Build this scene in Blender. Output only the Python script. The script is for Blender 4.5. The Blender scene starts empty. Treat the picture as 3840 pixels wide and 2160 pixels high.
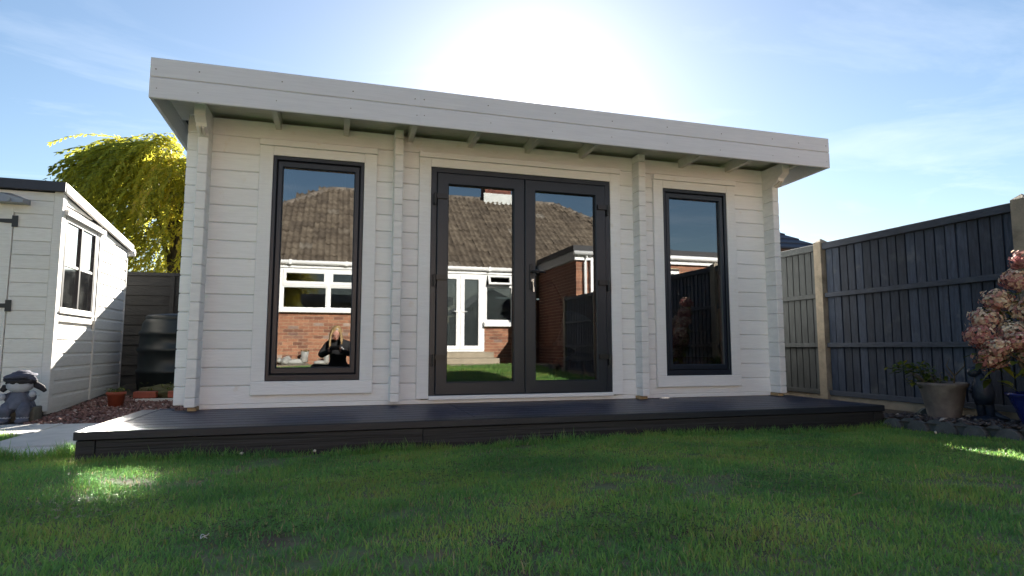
import bpy, bmesh, math, random
import numpy as np
from mathutils import Vector, Matrix, Euler, noise as mnoise
R = math.radians
random.seed(7); rng = np.random.default_rng(7)
S = bpy.context.scene
COL = S.collection

# ------------------------------------------------------------------ camera, sky, sun, exposure
CAMLOC = Vector((0.0, -5.1623, 0.6611))
cam = bpy.data.cameras.new("camera"); camo = bpy.data.objects.new("camera", cam); COL.objects.link(camo)
camo.location = CAMLOC
camo.rotation_euler = (Matrix.Rotation(-R(16.3549), 3, 'Z') @ Matrix.Rotation(R(90 + 5.6467), 3, 'X') @ Matrix.Rotation(R(0.045), 3, 'Z')).to_euler()
cam.sensor_width = 36; cam.lens = 21.1277; cam.clip_start = 0.05; cam.clip_end = 4000
S.camera = camo
SUN_EL, SUN_AZ = 22.6, 18.4          # azimuth measured from +y towards +x
sd = Vector((math.sin(R(SUN_AZ)) * math.cos(R(SUN_EL)), math.cos(R(SUN_AZ)) * math.cos(R(SUN_EL)), math.sin(R(SUN_EL))))
world = bpy.data.worlds.new("World"); S.world = world; world.use_nodes = True
wn = world.node_tree; wn.nodes.clear()
def WN(t, **k):
    n = wn.nodes.new(t)
    for a, b in k.items(): setattr(n, a, b)
    return n
wout = WN('ShaderNodeOutputWorld'); bg = WN('ShaderNodeBackground'); sky = WN('ShaderNodeTexSky')
sky.sky_type = 'NISHITA'; sky.sun_disc = False; sky.sun_elevation = R(SUN_EL); sky.sun_rotation = R(SUN_AZ)
sky.altitude = 30; sky.air_density = 1.15; sky.dust_density = 0.25; sky.ozone_density = 2.2
# thin high cloud, laid out by direction on a flat layer overhead, and the bright haze round the sun
tc = WN('ShaderNodeTexCoord'); sep = WN('ShaderNodeSeparateXYZ'); wn.links.new(tc.outputs['Generated'], sep.inputs[0])
mx = WN('ShaderNodeMath', operation='MAXIMUM'); mx.inputs[1].default_value = 0.04; wn.links.new(sep.outputs['Z'], mx.inputs[0])
dv = WN('ShaderNodeVectorMath', operation='DIVIDE'); cmb = WN('ShaderNodeCombineXYZ')
for i in range(3): wn.links.new(mx.outputs[0], cmb.inputs[i])
wn.links.new(tc.outputs['Generated'], dv.inputs[0]); wn.links.new(cmb.outputs[0], dv.inputs[1])
mp = WN('ShaderNodeMapping'); mp.inputs['Scale'].default_value = (0.55, 0.9, 0.0); mp.inputs['Rotation'].default_value = (0, 0, 0.7); mp.inputs['Location'].default_value = (1.3, 0.4, 0)
wn.links.new(dv.outputs[0], mp.inputs['Vector'])
cn = WN('ShaderNodeTexNoise'); cn.inputs['Scale'].default_value = 1.1; cn.inputs['Detail'].default_value = 7; cn.inputs['Roughness'].default_value = 0.6; cn.inputs['Distortion'].default_value = 0.8
wn.links.new(mp.outputs[0], cn.inputs['Vector'])
cr = WN('ShaderNodeMapRange'); cr.inputs['From Min'].default_value = 0.52; cr.inputs['From Max'].default_value = 0.82; cr.inputs['To Max'].default_value = 0.32
wn.links.new(cn.outputs['Fac'], cr.inputs['Value'])
mixc = WN('ShaderNodeMixRGB'); mixc.inputs['Color2'].default_value = (4.6, 4.9, 5.3, 1)
hs = WN('ShaderNodeHueSaturation'); hs.inputs['Saturation'].default_value = 1.05; hs.inputs['Value'].default_value = 0.51; wn.links.new(sky.outputs[0], hs.inputs['Color'])
wn.links.new(cr.outputs[0], mixc.inputs['Fac']); wn.links.new(hs.outputs[0], mixc.inputs['Color1'])
dot = WN('ShaderNodeVectorMath', operation='DOT_PRODUCT'); dot.inputs[1].default_value = sd
wn.links.new(tc.outputs['Generated'], dot.inputs[0])
acs = WN('ShaderNodeMath', operation='ARCCOSINE'); wn.links.new(dot.outputs['Value'], acs.inputs[0])
def halo(sig, amp):
    a = WN('ShaderNodeMath', operation='MULTIPLY'); a.inputs[1].default_value = -1.0 / sig; wn.links.new(acs.outputs[0], a.inputs[0])
    e = WN('ShaderNodeMath', operation='EXPONENT'); wn.links.new(a.outputs[0], e.inputs[0])
    m = WN('ShaderNodeMath', operation='MULTIPLY'); m.inputs[1].default_value = amp; wn.links.new(e.outputs[0], m.inputs[0])
    return m.outputs[0]
hsum = WN('ShaderNodeMath', operation='ADD'); wn.links.new(halo(R(3.1), 3.6), hsum.inputs[0]); wn.links.new(halo(R(22.0), 0.85), hsum.inputs[1]); h2 = hsum.outputs[0]
addc = WN('ShaderNodeMixRGB', blend_type='ADD'); addc.inputs['Fac'].default_value = 1.0
hc = WN('ShaderNodeMixRGB', blend_type='MULTIPLY'); hc.inputs['Fac'].default_value = 1.0; hc.inputs['Color1'].default_value = (1, 0.90, 0.84, 1)
wn.links.new(h2, hc.inputs['Color2']); wn.links.new(mixc.outputs[0], addc.inputs['Color1']); wn.links.new(hc.outputs[0], addc.inputs['Color2'])
wn.links.new(addc.outputs[0], bg.inputs['Color']); bg.inputs['Strength'].default_value = 0.062
wn.links.new(bg.outputs[0], wout.inputs[0])
sun = bpy.data.lights.new("sun", 'SUN'); suno = bpy.data.objects.new("sun", sun); COL.objects.link(suno)
sun.energy = 5.0; sun.angle = R(0.53); sun.color = (1.0, 0.93, 0.82)
suno.rotation_euler = sd.to_track_quat('Z', 'Y').to_euler(); suno.location = (6, 18, 12)
S.view_settings.view_transform = 'Standard'; S.view_settings.look = 'None'; S.view_settings.gamma = 1.0
S.view_settings.use_curve_mapping = False; S.view_settings.exposure = 2.30
S.cycles.use_denoising = True; S.cycles.use_guiding = True; S.cycles.max_bounces = 10; S.cycles.diffuse_bounces = 4; S.cycles.glossy_bounces = 5
S.cycles.transparent_max_bounces = 12; S.cycles.sample_clamp_indirect = 0.0; S.cycles.caustics_reflective = True; S.cycles.blur_glossy = 0.0; S.cycles.use_adaptive_sampling = False

# ------------------------------------------------------------------ materials
MATS = {}
def mat(name, c1, c2=None, rough=0.6, scale=8.0, stretch=(1, 1, 1), bump=0.0, bscale=None, metal=0.0, spec=0.5,
        detail=5.0, lo=0.35, hi=0.65, vary=0.0, trans=0.0, attr=None, coat=0.0, spots=None, rough2=None, wave=None, bdist=0.01):
    m = bpy.data.materials.new(name); m.use_nodes = True; nt = m.node_tree; N = nt.nodes; L = nt.links
    b = N['Principled BSDF']; out = N['Material Output']
    b.inputs['Roughness'].default_value = rough; b.inputs['Metallic'].default_value = metal
    b.inputs['Specular IOR Level'].default_value = spec; b.inputs['Coat Weight'].default_value = coat
    t = N.new('ShaderNodeTexCoord'); oi = N.new('ShaderNodeObjectInfo')
    ad = N.new('ShaderNodeVectorMath'); ad.operation = 'MULTIPLY_ADD'
    ad.inputs[1].default_value = (37, 41, 53); L.new(oi.outputs['Random'], ad.inputs[0]); L.new(t.outputs['Object'], ad.inputs[2])
    mp = N.new('ShaderNodeMapping'); mp.inputs['Scale'].default_value = stretch; L.new(ad.outputs[0], mp.inputs['Vector'])
    nz = N.new('ShaderNodeTexNoise'); nz.inputs['Scale'].default_value = scale; nz.inputs['Detail'].default_value = detail; nz.inputs['Roughness'].default_value = 0.6
    L.new(mp.outputs[0], nz.inputs['Vector'])
    col = None
    mr = N.new('ShaderNodeMapRange'); mr.inputs['From Min'].default_value = lo; mr.inputs['From Max'].default_value = hi
    L.new(nz.outputs['Fac'], mr.inputs['Value'])
    mc = N.new('ShaderNodeMixRGB'); mc.inputs['Color1'].default_value = (*c1, 1); mc.inputs['Color2'].default_value = (*(c2 or c1), 1)
    L.new(mr.outputs[0], mc.inputs['Fac']); col = mc.outputs[0]
    if attr:
        at = N.new('ShaderNodeAttribute'); at.attribute_name = 'rnd'
        rp = N.new('ShaderNodeValToRGB'); el = rp.color_ramp.elements
        el[0].position = attr[0][0]; el[0].color = (*attr[0][1], 1); el[1].position = attr[-1][0]; el[1].color = (*attr[-1][1], 1)
        for p, c in attr[1:-1]:
            e = el.new(p); e.color = (*c, 1)
        L.new(at.outputs['Fac'], rp.inputs[0])
        mm = N.new('ShaderNodeMixRGB'); mm.blend_type = 'MULTIPLY'; mm.inputs['Fac'].default_value = 1.0
        L.new(rp.outputs[0], mm.inputs['Color1']); L.new(col, mm.inputs['Color2']); col = mm.outputs[0]
    if spots:   # (colour, scale, lo, hi): stains with a shape of their own
        sc, ss, slo, shi = spots
        sn = N.new('ShaderNodeTexNoise'); sn.inputs['Scale'].default_value = ss; sn.inputs['Detail'].default_value = 6; L.new(ad.outputs[0], sn.inputs['Vector'])
        sr = N.new('ShaderNodeMapRange'); sr.inputs['From Min'].default_value = slo; sr.inputs['From Max'].default_value = shi; L.new(sn.outputs['Fac'], sr.inputs['Value'])
        sm = N.new('ShaderNodeMixRGB'); sm.inputs['Color2'].default_value = (*sc, 1); L.new(sr.outputs[0], sm.inputs['Fac']); L.new(col, sm.inputs['Color1']); col = sm.outputs[0]
    if vary:
        vr = N.new('ShaderNodeMapRange'); vr.inputs['To Min'].default_value = 1 - vary; vr.inputs['To Max'].default_value = 1 + vary * 0.5; L.new(oi.outputs['Random'], vr.inputs['Value'])
        vm = N.new('ShaderNodeMixRGB'); vm.blend_type = 'MULTIPLY'; vm.inputs['Fac'].default_value = 1; L.new(col, vm.inputs['Color1']); L.new(vr.outputs[0], vm.inputs['Color2']); col = vm.outputs[0]
    L.new(col, b.inputs['Base Color'])
    if rough2 is not None:
        rr = N.new('ShaderNodeMapRange'); rr.inputs['To Min'].default_value = rough; rr.inputs['To Max'].default_value = rough2; L.new(nz.outputs['Fac'], rr.inputs['Value']); L.new(rr.outputs[0], b.inputs['Roughness'])
    if bump:
        bn = N.new('ShaderNodeTexNoise'); bn.inputs['Scale'].default_value = bscale or scale * 2; bn.inputs['Detail'].default_value = 6; L.new(mp.outputs[0], bn.inputs['Vector'])
        bp = N.new('ShaderNodeBump'); bp.inputs['Strength'].default_value = bump; bp.inputs['Distance'].default_value = bdist
        h = bn.outputs['Fac']
        if wave:   # (axis, scale, depth): ribs milled in the board
            wv = N.new('ShaderNodeTexWave'); wv.bands_direction = wave[0]; wv.inputs['Scale'].default_value = wave[1]; L.new(t.outputs['Object'], wv.inputs['Vector'])
            wm = N.new('ShaderNodeMath'); wm.operation = 'MULTIPLY_ADD'; wm.inputs[1].default_value = wave[2]; L.new(wv.outputs['Fac'], wm.inputs[0]); L.new(h, wm.inputs[2]); h = wm.outputs[0]
        L.new(h, bp.inputs['Height']); L.new(bp.outputs[0], b.inputs['Normal'])
    if trans:
        tr = N.new('ShaderNodeBsdfTranslucent'); L.new(col, tr.inputs['Color']); ms = N.new('ShaderNodeMixShader'); ms.inputs[0].default_value = trans
        L.new(b.outputs[0], ms.inputs[1]); L.new(tr.outputs[0], ms.inputs[2]); L.new(ms.outputs[0], out.inputs['Surface'])
    MATS[name] = m; return m

def glass(name, refl, tint, rough=0.0, dirt=0.0, wav=0.0):
    m = bpy.data.materials.new(name); m.use_nodes = True; nt = m.node_tree; N = nt.nodes; L = nt.links; N.remove(N['Principled BSDF']); out = N['Material Output']
    g = N.new('ShaderNodeBsdfGlossy'); g.inputs['Roughness'].default_value = rough; g.inputs['Color'].default_value = (0.96, 0.98, 1.0, 1)
    t = N.new('ShaderNodeBsdfTransparent'); t.inputs['Color'].default_value = (*tint, 1)
    f = N.new('ShaderNodeFresnel'); f.inputs['IOR'].default_value = 1.5
    a = N.new('ShaderNodeMath'); a.operation = 'ADD'; a.use_clamp = True; a.inputs[1].default_value = refl; L.new(f.outputs[0], a.inputs[0])
    ms = N.new('ShaderNodeMixShader'); L.new(a.outputs[0], ms.inputs[0]); L.new(t.outputs[0], ms.inputs[1]); L.new(g.outputs[0], ms.inputs[2])
    if wav:
        tc2 = N.new('ShaderNodeTexCoord'); nz = N.new('ShaderNodeTexNoise'); nz.inputs['Scale'].default_value = 1.6; nz.inputs['Detail'].default_value = 1; L.new(tc2.outputs['Object'], nz.inputs['Vector'])
        bp = N.new('ShaderNodeBump'); bp.inputs['Strength'].default_value = wav; bp.inputs['Distance'].default_value = 0.004; L.new(nz.outputs['Fac'], bp.inputs['Height']); L.new(bp.outputs[0], g.inputs['Normal'])
    last = ms.outputs[0]
    if dirt:
        tc2 = N.new('ShaderNodeTexCoord'); nz = N.new('ShaderNodeTexNoise'); nz.inputs['Scale'].default_value = 5; nz.inputs['Detail'].default_value = 8; L.new(tc2.outputs['Object'], nz.inputs['Vector'])
        mr = N.new('ShaderNodeMapRange'); mr.inputs['From Min'].default_value = 0.45; mr.inputs['From Max'].default_value = 0.8; mr.inputs['To Max'].default_value = dirt; L.new(nz.outputs['Fac'], mr.inputs['Value'])
        d = N.new('ShaderNodeBsdfDiffuse'); d.inputs['Color'].default_value = (0.5, 0.52, 0.5, 1); m2 = N.new('ShaderNodeMixShader'); L.new(mr.outputs[0], m2.inputs[0]); L.new(last, m2.inputs[1]); L.new(d.outputs[0], m2.inputs[2]); last = m2.outputs[0]
    L.new(last, out.inputs['Surface']); MATS[name] = m; return m

mat('paint', (0.87, 0.885, 0.885), (0.82, 0.835, 0.835), 0.5, 6, (1.2, 12, 12), 0.3, 14, vary=0.05, spots=((0.76, 0.73, 0.66), 9, 0.66, 0.8))
mat('paint_end', (0.85, 0.85, 0.84), (0.76, 0.765, 0.76), 0.6, 9, (1, 1, 3), 0.25, 20, vary=0.05)
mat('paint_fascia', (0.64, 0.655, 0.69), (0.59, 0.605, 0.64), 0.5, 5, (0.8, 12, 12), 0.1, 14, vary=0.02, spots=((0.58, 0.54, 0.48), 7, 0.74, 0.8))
mat('shed_paint', (0.79, 0.775, 0.74), (0.71, 0.69, 0.65), 0.55, 6, (2, 2, 14), 0.15, 14, vary=0.06, spots=((0.55, 0.51, 0.44), 6, 0.68, 0.82))
mat('soffit', (0.74, 0.72, 0.66), (0.68, 0.66, 0.6), 0.6, 5, (0.6, 8, 8), 0.1, vary=0.04)
mat('raw_wood', (0.45, 0.32, 0.17), (0.33, 0.22, 0.11), 0.7, 8, (1, 6, 6), 0.2)
mat('frame_dark', (0.011, 0.017, 0.029), (0.015, 0.021, 0.034), 0.36, 60, (1, 1, 1), 0.06, 220, bdist=0.002, vary=0.05)
mat('gasket', (0.008, 0.008, 0.009), rough=0.6)
mat('metal_dark', (0.018, 0.019, 0.022), rough=0.38, metal=0.2)
mat('chrome', (0.75, 0.74, 0.72), rough=0.22, metal=1.0)
mat('deck', (0.004, 0.018, 0.064), (0.002, 0.011, 0.04), 0.28, 7, (0.5, 14, 14), 0.25, 30, vary=0.1, rough2=0.5, wave=('Y', 16.0, 1.2), bdist=0.006)
mat('deck_edge', (0.018, 0.023, 0.034), (0.012, 0.016, 0.025), 0.42, 8, (0.4, 10, 14), 0.25, 24, vary=0.06)
mat('deck_fascia', (0.020, 0.022, 0.026), (0.012, 0.013, 0.016), 0.6, 5, (0.22, 8, 9), 0.9, 5, vary=0.05, bdist=0.012)
mat('roof_felt', (0.05, 0.05, 0.055), (0.035, 0.035, 0.04), 0.9, 40, bump=0.3)
mat('fence_dark', (0.050, 0.068, 0.108), (0.026, 0.037, 0.062), 0.75, 6, (9, 9, 1.2), 0.6, 16, vary=0.4, spots=((0.13, 0.145, 0.16), 5, 0.6, 0.8))
mat('fence_rail', (0.046, 0.060, 0.09), (0.030, 0.040, 0.06), 0.75, 6, (9, 1.2, 9), 0.5, 16, vary=0.15, spots=((0.09, 0.09, 0.085), 6, 0.6, 0.8))
mat('fence_far', (0.075, 0.085, 0.09), (0.05, 0.058, 0.062), 0.8, 6, (9, 9, 1.2), 0.4, 16, vary=0.2)
mat('fence_lap', (0.036, 0.036, 0.036), (0.02, 0.021, 0.022), 0.8, 5, (1.2, 9, 9), 0.5, 14, vary=0.2, spots=((0.018, 0.017, 0.016), 4, 0.62, 0.72))
mat('concrete', (0.34, 0.29, 0.22), (0.24, 0.21, 0.165), 0.9, 9, bump=0.7, bscale=60, vary=0.1, spots=((0.16, 0.135, 0.10), 5, 0.55, 0.75))
mat('edging', (0.11, 0.125, 0.135), (0.07, 0.08, 0.085), 0.9, 10, bump=0.5, bscale=60, vary=0.15, spots=((0.05, 0.07, 0.04), 6, 0.55, 0.7))
mat('slab', (0.62, 0.60, 0.56), (0.52, 0.505, 0.475), 0.85, 6, bump=0.3, bscale=50, vary=0.08, spots=((0.38, 0.37, 0.35), 3, 0.6, 0.8))
mat('patio', (0.40, 0.34, 0.25), (0.31, 0.265, 0.195), 0.85, 6, bump=0.3, bscale=40, vary=0.1)
mat('gravel', (1, 1, 1), (0.8, 0.8, 0.8), 0.9, 40, attr=((0, (0.15, 0.075, 0.065)), (0.5, (0.24, 0.13, 0.11)), (0.9, (0.30, 0.185, 0.16)), (1, (0.55, 0.47, 0.42))))
mat('slate', (1, 1, 1), (0.8, 0.8, 0.8), 0.75, 30, attr=((0, (0.035, 0.034, 0.04)), (0.6, (0.085, 0.075, 0.08)), (0.92, (0.15, 0.13, 0.125)), (1, (0.5, 0.48, 0.45))))
mat('soil', (0.055, 0.042, 0.030), (0.030, 0.022, 0.016), 0.95, 14, bump=0.8, bscale=30)
mat('lawn', (0.12, 0.18, 0.06), (0.20, 0.155, 0.09), 0.95, 14.0, bump=0.9, bscale=40, lo=0.42, hi=0.66, spots=((0.10, 0.07, 0.045), 3.0, 0.56, 0.7))
mat('blade', (1, 1, 1), (0.72, 0.76, 0.72), 0.5, 1.3, trans=0.5, detail=3,
    attr=((0, (0.16, 0.37, 0.11)), (0.45, (0.27, 0.51, 0.12)), (0.82, (0.44, 0.58, 0.13)), (0.93, (0.42, 0.38, 0.13)), (1, (0.60, 0.50, 0.28))))
mat('ground', (0.09, 0.085, 0.06), (0.06, 0.07, 0.035), 0.95, 0.6)
mat('brick', (1, 1, 1), (0.78, 0.76, 0.74), 0.85, 16, bump=0.3, bscale=50,
    attr=((0, (0.17, 0.075, 0.05)), (0.3, (0.33, 0.145, 0.085)), (0.8, (0.42, 0.20, 0.115)), (0.93, (0.20, 0.11, 0.085)), (1, (0.50, 0.40, 0.34))))
mat('brick_red_shade', (1, 1, 1), (0.8, 0.78, 0.76), 0.85, 16, bump=0.3, bscale=50,
    attr=((0, (0.12, 0.04, 0.03)), (0.6, (0.20, 0.07, 0.045)), (1, (0.16, 0.06, 0.045))))  # red brick darkened: shade of the extension's side wall is put into the colour
mat('mortar', (0.50, 0.40, 0.27), (0.42, 0.33, 0.22), 0.95, 20, bump=0.3)
mat('tile', (1, 1, 1), (0.5, 0.47, 0.45), 0.85, 5, bump=0.6, bscale=30, attr=((0, (0.10, 0.08, 0.06)), (0.5, (0.135, 0.108, 0.08)), (0.97, (0.165, 0.135, 0.10)), (1, (0.22, 0.20, 0.17))))
mat('ridge', (0.20, 0.17, 0.14), (0.13, 0.11, 0.09), 0.9, 12, bump=0.6, vary=0.15)
mat('upvc', (0.86, 0.86, 0.85), (0.82, 0.82, 0.81), 0.35, 4)
mat('lead', (0.55, 0.57, 0.55), (0.45, 0.47, 0.46), 0.6, 6)
mat('inside_dark', (0.030, 0.028, 0.026), (0.02, 0.02, 0.02), 0.8, 4)
mat('inside_pale', (0.25, 0.22, 0.16), (0.2, 0.18, 0.13), 0.8, 3)
mat('blind', (0.30, 0.31, 0.31), (0.24, 0.25, 0.25), 0.5, 3)
mat('felt_dark', (0.03, 0.03, 0.033), (0.022, 0.022, 0.025), 0.7, 12)
mat('interior_wall', (0.30, 0.25, 0.18), (0.24, 0.2, 0.14), 0.7, 5, (1, 1, 8))
mat('interior_floor', (0.12, 0.085, 0.055), (0.09, 0.06, 0.04), 0.5, 5, (1, 8, 1))
mat('chair_black', (0.010, 0.010, 0.011), rough=0.6)
mat('chair_white', (0.65, 0.66, 0.68), rough=0.3)
mat('orange_fabric', (0.40, 0.09, 0.025), (0.3, 0.06, 0.02), 0.8, 20)
mat('terracotta', (0.36, 0.085, 0.045), (0.28, 0.065, 0.035), 0.6, 8, bump=0.1)
mat('old_pot', (0.17, 0.155, 0.15), (0.11, 0.10, 0.098), 0.85, 5, bump=0.3, bscale=30, spots=((0.34, 0.31, 0.28), 4, 0.5, 0.72))
mat('blue_glaze', (0.010, 0.020, 0.17), (0.006, 0.010, 0.09), 0.18, 4, coat=0.5, bump=0.1)
mat('bronze', (0.022, 0.035, 0.065), (0.012, 0.017, 0.030), 0.5, 8, bump=0.5, bscale=30)
mat('butt', (0.014, 0.021, 0.023), (0.010, 0.015, 0.017), 0.42, 5, bump=0.1)
mat('leaf', (1, 1, 1), (0.8, 0.8, 0.8), 0.5, 8, trans=0.4, attr=((0, (0.045, 0.085, 0.014)), (0.6, (0.09, 0.14, 0.02)), (1, (0.24, 0.24, 0.03))))
mat('willow', (1, 1, 1), (0.85, 0.85, 0.85), 0.5, 3, trans=0.7, attr=((0, (0.22, 0.25, 0.05)), (0.45, (0.48, 0.48, 0.06)), (0.8, (0.68, 0.60, 0.07)), (1, (0.78, 0.60, 0.12))))
mat('bark', (0.12, 0.095, 0.06), (0.07, 0.055, 0.035), 0.9, 8, (4, 4, 1), 0.6)
mat('hyd_leaf', (1, 1, 1), (0.75, 0.8, 0.75), 0.5, 12, trans=0.45, attr=((0, (0.07, 0.09, 0.02)), (0.6, (0.20, 0.24, 0.035)), (1, (0.48, 0.40, 0.05))))
mat('petal', (1, 1, 1), (0.85, 0.82, 0.8), 0.6, 30, trans=0.35, attr=((0, (0.40, 0.15, 0.16)), (0.4, (0.58, 0.28, 0.26)), (0.7, (0.70, 0.48, 0.36)), (1, (0.86, 0.77, 0.60))))
mat('moss', (0.07, 0.075, 0.028), (0.10, 0.09, 0.04), 0.95, 25, bump=0.8)
mat('stone_grey', (0.125, 0.135, 0.185), (0.08, 0.088, 0.12), 0.9, 14, bump=0.35, bscale=70)
mat('stone_pale', (0.40, 0.41, 0.46), (0.33, 0.34, 0.38), 0.9, 16, bump=0.25, bscale=60)
mat('stone_cap', (0.075, 0.08, 0.125), (0.04, 0.043, 0.07), 0.85, 10, bump=0.3, bscale=60)
mat('stone_black', (0.014, 0.013, 0.018), (0.022, 0.02, 0.026), 0.8, 20, bump=0.6, bscale=60)
mat('block', (0.15, 0.145, 0.115), (0.11, 0.105, 0.085), 0.95, 12, bump=0.5, bscale=50)
mat('black_paint', (0.016, 0.016, 0.019), rough=0.45)
mat('navy_trim', (0.022, 0.024, 0.042), (0.018, 0.02, 0.034), 0.5, 6)
mat('lamp_grey', (0.30, 0.31, 0.33), (0.26, 0.27, 0.29), 0.35, 6)
mat('slate_roof', (0.028, 0.034, 0.06), (0.02, 0.024, 0.042), 0.6, 8, bump=0.3)
mat('brown_wood', (0.10, 0.05, 0.03), (0.07, 0.035, 0.02), 0.7, 8)
mat('render_wall', (0.6, 0.56, 0.48), (0.52, 0.49, 0.42), 0.9, 6)
mat('skin', (0.55, 0.30, 0.22), (0.50, 0.25, 0.19), 0.5, 10)
mat('hair', (0.42, 0.29, 0.13), (0.26, 0.16, 0.07), 0.45, 10, (14, 14, 1), 0.3)
mat('cloth_black', (0.010, 0.010, 0.012), (0.016, 0.016, 0.018), 0.85, 18, bump=0.3)
mat('cloth_print', (0.75, 0.75, 0.75), rough=0.7)
mat('phone', (0.01, 0.01, 0.011), rough=0.2)
mat('shoe_white', (0.42, 0.42, 0.39), (0.25, 0.25, 0.24), 0.7, 12)
mat('straw', (0.26, 0.17, 0.07), rough=0.8)
mat('pebble_white', (0.45, 0.42, 0.34), rough=0.8)
glass('pane', 0.125, (0.45, 0.47, 0.5), wav=0.015)
glass('house_pane', 0.10, (0.75, 0.78, 0.78))
glass('shed_pane', 0.80, (0.4, 0.43, 0.42), rough=0.085, dirt=0.10)

# ------------------------------------------------------------------ building helpers
WM = {}
def add(name, me, m, parent=None, loc=(0, 0, 0), rot=None, kind=None):
    o = bpy.data.objects.new(name, me); COL.objects.link(o)
    M = Matrix.Translation(loc)
    if rot is not None: M = M @ Euler(rot).to_matrix().to_4x4()
    if me is not None and m is not None and not me.materials: me.materials.append(MATS[m])
    if parent is not None:
        o.parent = parent; o.matrix_parent_inverse = WM[parent.name].inverted()
    o.matrix_basis = M; WM[o.name] = M
    if kind: o['kind'] = kind
    return o
def thing(name, label, cat, loc, group=None):
    o = add(name, None, None, None, loc); o.empty_display_size = 0.1
    o['label'] = label; o['category'] = cat
    if group: o['group'] = group
    return o
def tag(o, label, cat, group=None):
    o['label'] = label; o['category'] = cat
    if group: o['group'] = group
    return o
CACHE = {}
def cbox(dx, dy, dz, bev=0.003, m=None):
    k = ('b', round(dx, 4), round(dy, 4), round(dz, 4), bev, m)
    if k in CACHE: return CACHE[k]
    bm = bmesh.new(); bmesh.ops.create_cube(bm, size=1.0); bmesh.ops.scale(bm, vec=(dx, dy, dz), verts=bm.verts)
    bev = min(bev, 0.45 * min(dx, dy, dz))
    if bev > 0: bmesh.ops.bevel(bm, geom=bm.edges[:], offset=bev, segments=1, affect='EDGES', clamp_overlap=True)
    me = bpy.data.meshes.new('box'); bm.to_mesh(me); bm.free()
    if m: me.materials.append(MATS[m])
    CACHE[k] = me; return me
def box(name, x0, x1, y0, y1, z0, z1, m, parent=None, bev=0.003, rot=None, kind=None):
    return add(name, cbox(abs(x1 - x0), abs(y1 - y0), abs(z1 - z0), bev, m), m, parent, ((x0 + x1) / 2, (y0 + y1) / 2, (z0 + z1) / 2), rot, kind)
class MB:
    def __init__(s): s.v = []; s.f = []; s.r = []; s.cur = 0.5
    def face(s, idx): s.f.append(idx); s.r.append(s.cur)
    def quad(s, a, b, c, d):
        n = len(s.v); s.v += [tuple(a), tuple(b), tuple(c), tuple(d)]; s.face((n, n + 1, n + 2, n + 3))
    def box(s, x0, x1, y0, y1, z0, z1, M=None):
        n = len(s.v); P = [(x, y, z) for z in (z0, z1) for y in (y0, y1) for x in (x0, x1)]
        if M is not None: P = [tuple(M @ Vector(p)) for p in P]
        s.v += P
        for q in ((0, 2, 3, 1), (4, 5, 7, 6), (0, 1, 5, 4), (2, 6, 7, 3), (0, 4, 6, 2), (1, 3, 7, 5)): s.face(tuple(n + i for i in q))
    def tube(s, pts, rad, k=8, cap=True):
        pts = [Vector(p) for p in pts]; rings = []
        up = Vector((0.13, 0.27, 0.95))
        for i, p in enumerate(pts):
            d = (pts[min(i + 1, len(pts) - 1)] - pts[max(i - 1, 0)]).normalized()
            a = d.cross(up)
            if a.length < 1e-3: a = d.cross(Vector((1, 0, 0)))
            a.normalize(); b = d.cross(a)
            r = rad[i] if hasattr(rad, '__len__') else rad
            n = len(s.v); s.v += [tuple(p + (a * math.cos(t) + b * math.sin(t)) * r) for t in (2 * math.pi * j / k for j in range(k))]
            rings.append(n)
        for n0, n1 in zip(rings, rings[1:]):
            for j in range(k): s.face((n0 + j, n0 + (j + 1) % k, n1 + (j + 1) % k, n1 + j))
        if cap:
            s.face(tuple(rings[0] + j for j in range(k))[::-1]); s.face(tuple(rings[-1] + j for j in range(k)))
    def lathe(s, prof, c=(0, 0, 0), k=28, jit=0.0):
        rings = []
        for r, z in prof:
            n = len(s.v); s.v += [(c[0] + r * (1 + jit * random.uniform(-1, 1)) * math.cos(2 * math.pi * j / k), c[1] + r * (1 + jit * random.uniform(-1, 1)) * math.sin(2 * math.pi * j / k), c[2] + z) for j in range(k)]
            rings.append(n)
        for n0, n1 in zip(rings, rings[1:]):
            for j in range(k): s.face((n0 + j, n0 + (j + 1) % k, n1 + (j + 1) % k, n1 + j))
    def blob(s, c, r, jit=0.0, nu=14, nv=9, seed=0, M=None, freq=2.0):
        c = Vector(c); r = Vector(r) if hasattr(r, '__len__') else Vector((r, r, r)); base = len(s.v)
        for i in range(nv + 1):
            th = math.pi * i / nv
            for j in range(nu):
                ph = 2 * math.pi * j / nu; d = Vector((math.sin(th) * math.cos(ph), math.sin(th) * math.sin(ph), math.cos(th)))
                k = 1 + (jit * mnoise.noise(d * freq + Vector((seed * 3.1, seed, 0))) if jit else 0)
                p = Vector((d.x * r.x, d.y * r.y, d.z * r.z)) * k
                if M is not None: p = M @ p
                s.v.append(tuple(c + p))
        for i in range(nv):
            for j in range(nu):
                a = base + i * nu + j; b = base + i * nu + (j + 1) % nu; s.face((a, a + nu, b + nu, b))
    def mesh(s, name='mesh', smooth=False, attr=False):
        me = bpy.data.meshes.new(name); me.from_pydata(s.v, [], s.f)
        if smooth: me.polygons.foreach_set('use_smooth', [True] * len(me.polygons))
        if attr:
            a = me.attributes.new('rnd', 'FLOAT', 'FACE'); a.data.foreach_set('value', s.r)
        me.update(); return me
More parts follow.
